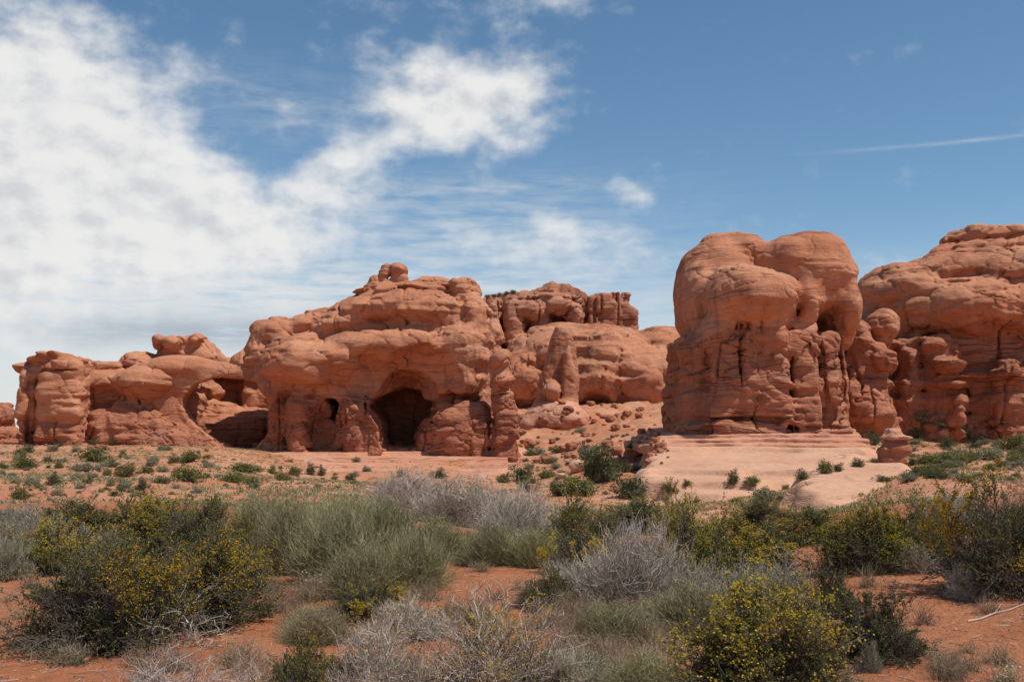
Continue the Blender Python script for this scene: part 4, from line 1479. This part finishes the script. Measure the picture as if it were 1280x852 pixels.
def grow(key, loc, w, h, label, group=None, rz=0.0):
    """a thing with its own copies of the kind's parts, w metres wide and h metres tall"""
    if key not in _size:
        me = max((p[0] for p in PROTO[key].values()), key=lambda m: len(m.vertices))
        co = np.empty(len(me.vertices) * 3, np.float32)
        me.vertices.foreach_get('co', co)
        co = co.reshape(-1, 3)
        _size[key] = (float(np.percentile(co[:, 0], 99.3) - np.percentile(co[:, 0], 0.7)), float(np.percentile(co[:, 2], 99.6)) * (1.0 if key.startswith('far') else 1.08))
    kw, kh = _size[key]
    nm, cat = KIND[key.rsplit('_', 1)[0]]
    root = thing(nm, loc, label, cat, group, rz)
    root.scale = (w / kw, w / kw, h / kh)
    for part, (me, mat) in PROTO[key].items():
        obj(part, me, mat, root)
    return root


_rot = random.Random(5)


def plant(key, u, v, wpx, hpx, label, group=None, Y=None):
    """near plants: pixel of the middle of the foot, size in pixels at the distance where the ground is met"""
    Y = Y or ground_hit(u, v)
    X = float(px(u, v, Y)[0])
    z = float(ground_z(np.array([X]), np.array([Y]))[0])
    return grow(key, (X, Y, z - 0.02), wpx * Y / F, hpx * Y / F, label, group, _rot.uniform(0, 6.28))

# ---------------------------------------------------------------- plants: the near thicket, one by one
NEAR = [
    # left side, back to front
    ('olive_0', 95, 678, 135, 60, 'wide olive shrub at the back of the left thicket, next to the open sand plain'),
    ('sage_0', 40, 690, 90, 62, 'grey-green shrub between the leftmost yellow shrub and the open sand plain'),
    ('olive_1', 170, 676, 115, 62, 'olive shrub at the back of the left thicket, right of the widest olive one'),
    ('yellow_flowering_0', 205, 690, 110, 74, 'yellow-topped shrub standing above the middle of the left thicket'),
    ('olive_2', 262, 694, 115, 76, 'olive shrub between the yellow-topped shrub and the green broom shrubs'),
    ('yellow_flowering_1', 62, 715, 108, 68, 'yellow flowering shrub by the bare sand at the left edge'),
    ('sage_1', 5, 722, 75, 62, 'low grey-green shrub cut by the left edge of the photo'),
    ('olive_2', 150, 745, 140, 84, 'olive shrub with ochre flowers just behind the largest dark shrub on the left'),
    ('yellow_flowering_2', 288, 740, 100, 90, 'orange-yellow flowering shrub at the right end of the left thicket'),
    ('dark_flowering_2', 248, 776, 175, 114, 'dark shrub with ochre flowers, right behind the largest dark one'),
    ('dark_flowering_0', 132, 803, 190, 134, 'largest dark shrub with ochre flowers, on bare red sand at left'),
    # middle left: green broom shrubs
    ('jointfir_0', 318, 690, 85, 76, 'green broom shrub between the olive shrubs and the white wildflowers'),
    ('jointfir_1', 366, 714, 110, 102, 'tall feathery green broom shrub next to the rusty stemmed wildflower'),
    ('jointfir_2', 418, 726, 115, 108, 'broad feathery green broom shrub above the small bright yellow shrub'),
    ('jointfir_0', 440, 672, 110, 62, 'pale broom shrub at the crest, left of the grey brush'),
    ('jointfir_1', 482, 700, 105, 84, 'olive broom shrub below the left end of the grey brush'),
    ('jointfir_0', 452, 742, 90, 72, 'dull olive broom shrub right behind the small bright yellow shrub'),
    ('jointfir_2', 515, 735, 95, 80, 'feathery broom shrub at the left rim of the central sand patch'),
    ('jointfir_0', 545, 700, 90, 60, 'broom shrub between the grey brush and the central sand patch'),
    ('jointfir_1', 612, 706, 84, 56, 'green broom shrub at the upper rim of the central sand patch'),
    ('jointfir_2', 664, 708, 76, 54, 'green broom shrub between the central sand patch and the bright yellow tuft'),
    # the grey brush on the crest
    ('grey_brush_0', 500, 642, 120, 60, 'grey leafless brush on the crest under the cave, left end of the grey row'),
    ('grey_brush_1', 572, 658, 135, 70, 'grey leafless brush in the middle of the grey row on the crest'),
    ('grey_brush_2', 640, 678, 120, 76, 'grey leafless brush at the right, lower end of the grey row'),
    # middle right
    ('olive_1', 722, 690, 100, 74, 'round olive shrub just behind the bright yellow tuft'),
    ('bright_yellow_0', 726, 718, 76, 64, 'bright yellow tuft of a shrub left of the big grey brush'),
    ('olive_0', 800, 668, 120, 52, 'olive shrub behind the big grey brush right of the middle'),
    ('grey_brush_1', 772, 756, 140, 112, 'big grey brush of bare twigs right of the central sand patch'),
    ('sparse_yellow_1', 832, 752, 110, 108, 'sparse twiggy shrub pressed against the left of the tall yellow shrub'),
    ('yellow_flowering_1', 862, 735, 110, 118, 'tall yellow flowering shrub touching the big grey brush'),
    ('yellow_flowering_2', 925, 722, 135, 96, 'broad yellow flowering shrub below the pale bedrock apron'),
    ('sage_0', 956, 765, 115, 84, 'grey-green shrub right behind the front yellow shrub'),
    ('olive_2', 1010, 678, 110, 48, 'low olive shrub in the dip in front of the pale bedrock slab'),
    ('olive_0', 952, 662, 90, 44, 'olive shrub at the foot of the bedrock apron, behind the broad yellow shrub'),
    ('dark_green_0', 1036, 770, 54, 64, 'small dark green shrub wedged behind the front yellow shrub and its neighbour'),
    # right side
    ('sage_1', 1190, 662, 85, 52, 'grey-green shrub with reddish twigs behind the right thicket'),
    ('yellow_flowering_0', 1082, 714, 112, 88, 'yellow-tipped shrub at the left end of the right thicket'),
    ('olive_1', 1142, 706, 120, 82, 'olive shrub in the middle of the right thicket, above red sand'),
    ('grey_brush_0', 1140, 714, 80, 40, 'low grey brush hanging at the foot of the right thicket'),
    ('dark_flowering_1', 1250, 738, 150, 142, 'dark yellow-flecked shrub on the sand bank at the right edge'),
    ('sage_1', 1285, 728, 90, 120, 'grey-green shrub cut by the right edge of the photo'),
    ('grey_brush_2', 1212, 748, 56, 46, 'small grey twiggy clump at the foot of the right edge shrub'),
    # front row
    ('bright_yellow_0', 457, 772, 92, 56, 'small bright yellow shrub left of the front twiggy shrub'),
    ('sparse_yellow_1', 512, 796, 120, 56, 'low sparse shrub with ochre flowers behind the front twiggy shrub'),
    ('sparse_yellow_1', 478, 872, 150, 108, 'olive and grey twiggy shrub at the bottom edge, left of the central twiggy one'),
    ('sparse_yellow_0', 618, 868, 185, 138, 'large grey twiggy shrub with scattered yellow flowers at bottom centre'),
    ('sage_1', 30, 665, 90, 40, 'low grey-green shrub by the left edge, behind all others of the left thicket'),
    ('sage_2', 120, 712, 95, 60, 'grey-green shrub in the heart of the left thicket'),
    ('olive_1', 690, 760, 80, 52, 'low olive shrub at the right rim of the central sand patch'),
    ('jointfir_1', 860, 790, 120, 70, 'dull broom shrub between the big grey brush and the front yellow shrub'),
    ('jointfir_2', 770, 800, 100, 52, 'low dull broom shrub in the dry grass below the big grey brush'),
    ('sage_1', 705, 866, 110, 66, 'low grey-green shrub at the bottom edge, right of the central twiggy one'),
    ('jointfir_0', 800, 868, 110, 58, 'low broom shrub at the bottom edge, left of the front yellow shrub'),
    ('jointfir_1', 395, 800, 90, 48, 'low olive broom shrub between the bleached dead shrub and the small bright yellow shrub'),
    ('sage_0', 905, 770, 110, 74, 'dull grey shrub just left behind the front yellow shrub'),
    ('grey_brush_0', 715, 748, 70, 54, 'thin grey brush at the left foot of the big grey brush'),
    ('olive_1', 385, 874, 120, 82, 'dull green shrub at the bottom edge among bleached twigs'),
    ('deadwood_2', 440, 880, 130, 76, 'tangle of thin grey dead twigs at the bottom edge'),
    ('deadwood_0', 215, 866, 200, 78, 'sprawling bleached dead shrub at the bottom left'),
    ('deadwood_1', 232, 802, 140, 78, 'pale forked dead branches in front of the largest dark shrub'),
    ('deadwood_2', 320, 868, 120, 60, 'low grey dead shrub between the bleached one and the dull green shrub'),
    ('yellow_flowering_0', 966, 868, 200, 146, 'front yellow flowering shrub, the nearest one on the right'),
    ('dark_green_0', 1096, 822, 116, 90, 'dark green shrub standing on the sand right of the front yellow shrub'),
    ('sage_2', 1088, 838, 34, 42, 'little pale sage seedling in front of the dark green shrub'),
    # wildflowers
    ('white_flowered_0', 338, 672, 62, 62, 'rusty stemmed wildflower with a spray of white blossoms among broom shrubs'),
    ('white_flowered_1', 392, 738, 48, 34, 'white wildflower on the rim of the small sand hollow left of centre'),
    ('white_flowered_1', 505, 700, 60, 56, 'white wildflower in the broom shrubs under the grey brush'),
    ('white_flowered_1', 640, 694, 46, 36, 'white wildflower between the grey row and the central sand patch'),
    ('white_flowered_1', 1258, 856, 46, 34, 'white wildflower on the sand in the bottom right corner'),
    ('white_flowered_1', 1060, 856, 36, 30, 'white wildflower at the bottom edge beside the front yellow shrub'),
]
for a in NEAR:
    plant(*a)

# dry grass tufts on the sand between the shrubs
GR = 'dry grass tufts between the shrubs'
_r = random.Random(21)
for zone, (u0, u1, v0, v1, n, kinds, label) in {
    'a': (690, 860, 765, 856, 62, ('pinkgrass', 'bunchgrass', 'bunchgrass'), 'dry pinkish grass tuft between the big grey brush and the bottom edge'),
    'b': (1090, 1270, 806, 856, 10, ('bunchgrass', 'pinkgrass'), 'thin dry grass tuft on red sand at the bottom right'),
    'c': (0, 330, 810, 856, 7, ('bunchgrass', 'pinkgrass'), 'thin dry grass tuft on red sand at the bottom left'),
    'd': (560, 700, 700, 800, 16, ('pinkgrass', 'bunchgrass'), 'dry grass tuft on the central patch of red sand'),
    'e': (330, 540, 725, 800, 30, ('pinkgrass', 'bunchgrass'), 'dry grass tuft round the small bright yellow shrub'),
    'f': (1000, 1280, 690, 790, 9, ('bunchgrass',), 'lone dry grass tuft on the red sand slope at right'),
    'g': (0, 60, 730, 800, 4, ('bunchgrass',), 'lone dry grass tuft on the bare sand at the left edge'),
}.items():
    for k in range(n):
        u, v = _r.uniform(u0, u1), _r.uniform(v0, v1)
        s = _r.uniform(0.7, 1.25)
        key = '%s_%d' % (_r.choice(kinds), _r.randrange(3))
        Yg = ground_hit(u, v)
        if key.startswith('bunch'):
            s *= 0.7
        sz = s * 0.42 * F / Yg
        plant(key, u, v, sz, sz * _r.uniform(0.55, 0.9), label, GR, Yg)

# a bare crooked stick on the sand
rng = np.random.default_rng(8)
k_ = np.array([[1210, 778], [1226, 775], [1244, 768], [1262, 764], [1284, 755]])
ps = []
for u, v in k_:
    Yg = ground_hit(u, v)
    ps.append(px(u, v, Yg) + np.array([0, 0, 0.02]))
ps = np.array(ps)
twig = np.array([ps[2], ps[2] + [0.10, 0.10, 0.06], ps[2] + [0.24, 0.14, 0.05], ps[2] + [0.34, 0.2, 0.03], ps[2] + [0.42, 0.3, 0.02]])
org = ps.mean(0)
V_, Q_2, T_ = merge([tubes(ps[None] - org, [0.008], [0.004], rng), tubes(twig[None] - org, [0.004], [0.002], rng)])
tag(obj('dead_branch', mk('dead_branch', (V_, Q_2, T_)), M_PALETWIG, loc=org), 'long crooked dead stick lying on the red sand at right', 'branch')

# litter no one could count: twigs and crumbs of stone near by, dry low growth on the far plain
n_ = 5200
Yl = np.exp(rng.uniform(math.log(6.5), math.log(27), n_))
Xl = (rng.uniform(-60, 1340, n_) - 640) / F * Yl
P0 = np.c_[Xl, Yl, ground_z(Xl, Yl) + 0.004]
dr = np.c_[rng.normal(size=(n_, 2)), rng.random(n_) * 0.25]
L_ = (0.03 + 0.16 * rng.random(n_) ** 2)[:, None, None]
pl = P0[:, None] + unit(dr)[:, None] * L_ * np.linspace(0, 1, 3)[None, :, None] + rng.normal(size=(n_, 3, 3)) * np.array([0.008, 0.008, 0.002])
tag(obj('twig_litter', mk('twig_litter', tubes(pl, 0.0035, 0.0018, rng)), M_GREYTWIG), 'short dry twigs littering the red sand between the shrubs', 'litter', None, 'stuff')


def crumbs(n, y0, y1, smin, smax, u0=-60, u1=1340):
    Yc = np.exp(rng.uniform(math.log(y0), math.log(y1), n))
    Xc = (rng.uniform(u0, u1, n) - 640) / F * Yc
    c = np.c_[Xc, Yc, ground_z(Xc, Yc)]
    oct_ = np.array([[1, 0, 0], [0, 1, 0], [-1, 0, 0], [0, -1, 0], [0, 0, 0.8], [0, 0, -0.6]])
    s = (smin + (smax - smin) * rng.random(n) ** 3)[:, None, None]
    V = c[:, None] + oct_[None] * s * (0.6 + 0.8 * rng.random((n, 6, 1)))
    tri = np.array([[0, 1, 4], [1, 2, 4], [2, 3, 4], [3, 0, 4], [1, 0, 5], [2, 1, 5], [3, 2, 5], [0, 3, 5]])
    T = (np.arange(n)[:, None, None] * 6 + tri[None]).reshape(-1, 3)
    return mesh_from('pebbles', V.reshape(-1, 3), None, T, smooth=False)


M_PEBBLE = rock_material('pebble_stone', (0.34, 0.13, 0.07), (0.46, 0.22, 0.14), (0.5, 0.3, 0.2), (0.2, 0.08, 0.05), 0.3, 0.2, 0.2, 0.3)
tag(obj('pebbles', crumbs(5000, 6.5, 28, 0.004, 0.028), M_PEBBLE), 'red pebbles and sand crusts on the ground between the shrubs', 'pebbles', None, 'stuff')
tag(obj('stone_rubble', crumbs(9000, 45, 230, 0.03, 0.34), M_PEBBLE), 'scattered small stones over the far sand plain', 'rubble', None, 'stuff')
n_ = 18000
Yl = np.exp(rng.uniform(math.log(34), math.log(190), n_ * 4))
Xl = (rng.uniform(-80, 1360, n_ * 4) - 640) / F * Yl
den = fbm(np.c_[Xl / 7, Yl / 12, Yl * 0], 3)
ii = np.nonzero(den + 0.25 * rng.normal(size=len(den)) > 0.05)[0][:n_]
c_ = np.c_[Xl, Yl, ground_z(Xl, Yl)][ii]
m_ = 9
p_ = np.repeat(c_, m_, 0) + rng.normal(size=(len(c_) * m_, 3)) * np.array([0.13, 0.13, 0.0])
d_ = np.c_[rng.normal(size=(len(p_), 2)) * 0.6, np.full(len(p_), 0.8)]
tag(obj('dry_ground_cover', mk('dry_ground_cover', blades(p_, d_, 0.12 + 0.18 * rng.random(len(p_)), 0.06 + 0.05 * rng.random(len(p_)), rng)), M_STEMGREEN),
    'sparse dry low growth spread over the far sand plain', 'ground cover', None, 'stuff')

# ---------------------------------------------------------------- plants and boulders on the far ground
bpy.context.view_layer.update()
DG = bpy.context.evaluated_depsgraph_get()


def surface_hit(u, v):
    """the first rock, bedrock or sand beyond the near thicket at a photo pixel"""
    d = Vector(px(u, v, 1.0) - np.array([0, 0, EYE])).normalized()
    o = Vector((0, 0, EYE)) + d * 27.0
    for _ in range(6):
        ok, loc, nrm, idx, ob, mat = SC.ray_cast(DG, o, d)
        if not ok:
            return None
        if ob.name.startswith(('banded_cap', 'round_body')):
            return None
        if ob.name.startswith(('foliage', 'branches', 'stems', 'blossoms', 'dry_', 'stone_', 'twig_')):
            o = loc + d * 0.05
            continue
        return loc
    return None


def far_plant(key, u, v, wpx, hpx, label, group=None, only_sand=False):
    p = surface_hit(u, v)
    if p is None or (only_sand and abs(p.z - float(ground_z(np.array([p.x]), np.array([p.y]))[0])) > 0.25):
        return None
    return grow(key, (p.x, p.y + 0.1, p.z - 0.05), wpx * p.y / F, hpx * p.y / F, label, group, _rot.uniform(0, 6.28))


FAR = [
    ('far_dark_0', 66, 606, 18, 18, 'round dark bush on a short stem alone on the sand below the butte'),
    ('far_dark_1', 118, 558, 15, 11, 'dark rounded bush touching the foot of the cliff right of the butte'),
    ('far_olive_0', 143, 555, 17, 11, 'olive bush at the rubble foot, right of the dark rounded bush'),
    ('far_dark_2', 34, 566, 17, 13, 'dark bush at the foot of the butte, left of its cleft'),
    ('far_dark_1', 75, 558, 8, 8, 'tiny dark bush at the foot of the butte, right of its cleft'),
    ('far_olive_1', 30, 586, 30, 16, 'wide olive bush on the sand at the far left of the plain'),
    ('far_olive_2', 72, 585, 13, 12, 'small olive bush just above the round dark bush'),
    ('far_olive_0', 117, 577, 42, 18, 'widest olive bush in the plain, below the rubble slope'),
    ('far_grey_0', 112, 590, 40, 12, 'grey-green scrub patch below the widest olive bush'),
    ('far_dark_0', 111, 604, 11, 12, 'small upright dark bush in the middle of the bare left plain'),
    ('far_olive_1', 158, 595, 30, 18, 'large olive bush in the left plain, right of the grey scrub patch'),
    ('far_dark_2', 153, 573, 12, 12, 'small dark bush above the large olive bush of the left plain'),
    ('far_grey_1', 193, 578, 14, 10, 'small grey bush on the sand below the rubble slope'),
    ('far_olive_2', 216, 578, 14, 12, 'small olive bush on the sand left of the arch opening'),
    ('far_olive_0', 237, 577, 30, 14, 'olive bush on the sand right below the left foot of the arch'),
    ('far_olive_1', 236, 602, 38, 22, 'biggest bush of the plain below the arch'),
    ('far_dark_1', 202, 604, 23, 10, 'low dark bush left of the biggest bush below the arch'),
    ('far_dark_0', 178, 612, 16, 18, 'dark bush just behind the top of the left thicket'),
    ('far_olive_2', 22, 624, 26, 22, 'olive bush on the sand next to the left edge, in front of the plain'),
    ('far_grey_2', 40, 607, 20, 14, 'grey-green bush on the plain left of the round dark bush'),
    ('far_olive_0', 306, 590, 46, 12, 'long low bush at the left end of the pink bedrock ledge'),
    ('far_olive_1', 290, 602, 32, 14, 'olive bush on the sand below the long low bush'),
    ('far_olive_2', 352, 600, 22, 14, 'olive bush left below the pink bedrock ledge'),
    ('far_dark_2', 388, 593, 13, 16, 'left one of two upright dark bushes in front of the pink ledge'),
    ('far_dark_0', 402, 594, 12, 14, 'right one of two upright dark bushes in front of the pink ledge'),
    ('far_olive_0', 368, 594, 18, 12, 'bush between the upright dark pair and the window of the massif'),
    ('far_dark_1', 437, 600, 13, 9, 'small dark bush in front of the pink ledge, below the left pillar of the cave'),
    ('far_dark_2', 501, 596, 11, 10, 'small dark bush in front of the pink ledge, right below the cave'),
    ('far_dark_0', 548, 597, 24, 13, 'dark bush against the pink ledge, above the grey brush'),
    ('far_olive_1', 630, 603, 18, 13, 'olive bush below the spire at the right end of the pink ledge'),
    ('far_dark_1', 651, 600, 31, 19, 'round dark bush right below the free standing spire'),
    ('far_olive_2', 682, 597, 29, 14, 'olive bush right of the round dark bush below the spire'),
    ('far_olive_0', 663, 611, 26, 15, 'dull bush in front of the round dark bush below the spire'),
    ('far_dark_2', 701, 565, 30, 9, 'low dark bush on the slope under the rock fin'),
    ('far_grey_0', 671, 568, 24, 9, 'low grey bush on the slope right of the spire base'),
    ('far_grey_1', 684, 578, 17, 9, 'small grey bush on the slope below the low dark bush'),
    ('far_tree_0', 750, 603, 48, 46, 'dark juniper tree in the gap, tallest plant of the far ground'),
    ('far_grey_2', 735, 578, 26, 26, 'bare grey juniper just behind the dark juniper tree'),
    ('far_dark_0', 697, 620, 25, 25, 'dark bush below left of the juniper tree'),
    ('far_olive_1', 720, 620, 48, 28, 'broad olive bush in front of the juniper tree'),
    ('far_dark_1', 786, 622, 44, 30, 'broad dark bush at the left foot of the bedrock apron'),
    ('far_dark_2', 783, 590, 16, 14, 'small dark bush by the red boulders right of the juniper tree'),
    ('far_dark_0', 790, 560, 13, 10, 'small dark bush high in the gap beside the swollen rock'),
    ('far_olive_2', 838, 614, 24, 18, 'bush on the left of the lower rim of the bedrock apron'),
    ('far_dark_1', 859, 607, 12, 9, 'tiny dark bush on the lower rim of the bedrock apron'),
    ('far_dark_2', 917, 604, 15, 19, 'upright dark bush in the middle of the lower apron rim'),
    ('far_olive_0', 940, 606, 21, 12, 'low bush right of the upright dark bush on the apron'),
    ('far_grey_0', 957, 628, 32, 20, 'grey-green bush between the apron and the pale slab'),
    ('far_dark_0', 1004, 598, 22, 14, 'dark bush in the cleft between apron and pale slab, left one'),
    ('far_olive_1', 1031, 592, 20, 19, 'tallest bush in the cleft between apron and pale slab'),
    ('far_dark_1', 1048, 589, 15, 12, 'small dark bush right of the tallest one in the apron cleft'),
    ('far_dark_2', 1073, 583, 17, 12, 'bush at the left foot of the lidded hoodoo'),
    ('far_dark_0', 1091, 556, 28, 20, 'broad dark bush at the right end of the bedrock apron'),
    ('far_grey_1', 1149, 526, 32, 14, 'grey-green bush among the boulders under the broken wall'),
    ('far_olive_0', 1146, 548, 26, 14, 'olive bush between the hoodoo and the red boulders'),
    ('far_grey_2', 1174, 533, 27, 11, 'grey bush at the foot of the rounded massif by the boulders'),
    ('far_dark_1', 1185, 562, 16, 19, 'upright dark bush on the sand right of the hoodoo'),
    ('far_dark_2', 1203, 548, 26, 17, 'dark bush below the lit pillar of the rounded massif'),
    ('far_olive_1', 1156, 594, 32, 16, 'green bush at the right tip of the pale slab'),
    ('far_olive_2', 1161, 579, 42, 15, 'wide dull bush right beside the hoodoo'),
    ('far_olive_0', 1190, 581, 38, 16, 'wide olive bush below the upright dark bush'),
    ('far_grey_0', 1237, 574, 34, 15, 'wide grey-green bush on the plain under the rounded massif'),
    ('far_olive_1', 1268, 563, 30, 22, 'tall olive bush next to the right edge, under the rounded massif'),
    ('far_grey_1', 1274, 584, 28, 12, 'low grey bush on the plain at the right edge'),
    ('far_grey_2', 1222, 552, 22, 10, 'grey bush at the dark wall foot near the right edge'),
]
for a in FAR:
    far_plant(*a)
far_plant('white_flowered_1', 252, 609, 12, 8, 'tiny clump of white flowers on the sand plain below the arch')
plant('far_olive_2', 1108, 573, 20, 30, 'olive bush just behind the lidded hoodoo', None, 106.0)

_r = random.Random(33)
for (u0, u1, v0, v1, n, smin, smax, label) in (
    (0, 250, 562, 622, 115, 5, 17, 'small scrub tuft scattered on the sand plain below the butte and arch'),
    (250, 460, 572, 612, 55, 5, 15, 'small scrub tuft on the sand in front of the pink bedrock ledge'),
    (640, 800, 540, 618, 60, 5, 17, 'small scrub tuft on the slope of the gap round the juniper tree'),
    (1080, 1280, 536, 604, 100, 7, 24, 'small scrub tuft on the plain under the rounded massif'),
    (800, 1000, 606, 628, 16, 6, 14, 'small scrub tuft on the sand below the bedrock apron'),
):
    for k in range(n):
        w_ = _r.uniform(smin, smax) * _r.uniform(0.7, 1.2)
        far_plant('far_%s_%d' % (_r.choice(('grey', 'olive', 'grey', 'dark')), _r.randrange(3)), _r.uniform(u0, u1), _r.uniform(v0, v1), w_, w_ * _r.uniform(0.45, 0.7),
                  label, 'scrub tufts on the far plain', True)
for k, (u, v) in enumerate(((609, 370), (617, 369), (625, 367), (633, 366), (641, 364), (650, 361), (659, 360), (668, 357), (676, 355))):
    far_plant('far_olive_%d' % (k % 3), u, v + 2, 9, 4.5, 'small bush on the rim of the back plateau', 'bushes on the rim of the back plateau')

# boulders: each its own, cut from four shapes
BOULDER, BOULDER_H = [], []
for q in range(4):
    rb = Rock(50.0)
    s_ = 50.0 / F
    rb.ell(640, 540, 24, 17, 0.8, 0, k=0.2)
    rb.box(620, 655, 524, 556, -0.7, 0.6, 0.25, k=0.25)
    fr = lambda P, q=q: 0.35 * (0.4 - worley(P / np.float32(0.9) + np.float32(q * 5.3))[0]) + 0.10 * fbm(P * np.float32(2.2) + np.float32(q), 3)
    V, Qd = rb.carve(0.085, fr, -20.0, 0.5)
    V = V - V.mean(0)
    V[:, 2] -= V[:, 2].min()
    V /= (V[:, 0].max() - V[:, 0].min())
    BOULDER_H.append(float(V[:, 2].max()))
    BOULDER.append(mesh_from('boulder', V, Qd))


def boulder(u, v, wpx, hpx, label, group=None, mat=None, q=0):
    p = surface_hit(u, v)
    if p is None:
        return
    me = BOULDER[q % 4]
    if mat is not None:
        me = me.copy()
    o = bpy.data.objects.new('boulder', me)
    COL.objects.link(o)
    if not me.materials:
        me.materials.append(mat or M_BASE)
    w_, h_ = wpx * p.y / F, hpx * p.y / F
    zs = BOULDER_H[q % 4]
    o.scale = (w_, w_, h_ * 1.1 / zs)
    o.location = (p.x, p.y + w_ * 0.3, p.z - 0.1 * h_)
    o.rotation_euler = (0, 0, _rot.uniform(0, 6.28))
    tag(o, label, 'boulder', group)


boulder(665, 614, 13, 10, 'small dark red boulder on the sand below the spire', None, M_BASE, 1)
boulder(724, 590, 26, 16, 'pale boulder just left of the juniper tree', None, M_SLAB, 0)
boulder(702, 598, 16, 7, 'flat pale boulder on the slope between bushes left of the juniper tree', None, M_SLAB, 2)
boulder(795, 572, 30, 14, 'largest red boulder at the left corner of the bedrock apron', None, M_BASE, 3)
boulder(1146, 536, 17, 20, 'upright red boulder leaning under the broken wall', None, M_BASE, 2)
boulder(1165, 542, 32, 15, 'broad red boulder right of the upright leaning one', None, M_BASE, 3)
boulder(1182, 546, 22, 12, 'rounded boulder with pale top beside the broad red one', None, M_STRIP, 1)
boulder(1197, 532, 26, 16, 'dark boulder under the lit pillar of the rounded massif', None, M_BASE, 0)
boulder(1133, 580, 11, 5, 'small flat rock at the right foot of the hoodoo', None, M_STRIP, 3)
boulder(1099, 578, 16, 4, 'flat slab of rock at the left foot of the hoodoo', None, M_STRIP, 0)
for (u0, u1, v0, v1, n, smin, smax, label, mat) in (
    (640, 840, 505, 580, 120, 4, 16, 'red rock fragment on the rubble slope in the gap', M_BASE),
    (766, 800, 560, 596, 14, 5, 14, 'red rock fragment at the left corner of the bedrock apron', M_BASE),
    (1110, 1280, 528, 548, 50, 4, 13, 'fallen red rock along the foot of the rounded massif', M_BASE),
    (0, 110, 545, 560, 16, 3, 9, 'fallen red rock along the foot of the blocky butte', M_BASE),
    (110, 330, 548, 568, 26, 3, 9, 'fallen red rock along the rubble foot left of the cave', M_BASE),
):
    for k in range(n):
        w_ = smin + (smax - smin) * _r.random() ** 2
        boulder(_r.uniform(u0, u1), _r.uniform(v0, v1), w_, w_ * _r.uniform(0.45, 0.8), label, 'fallen rocks', None, _r.randrange(4))
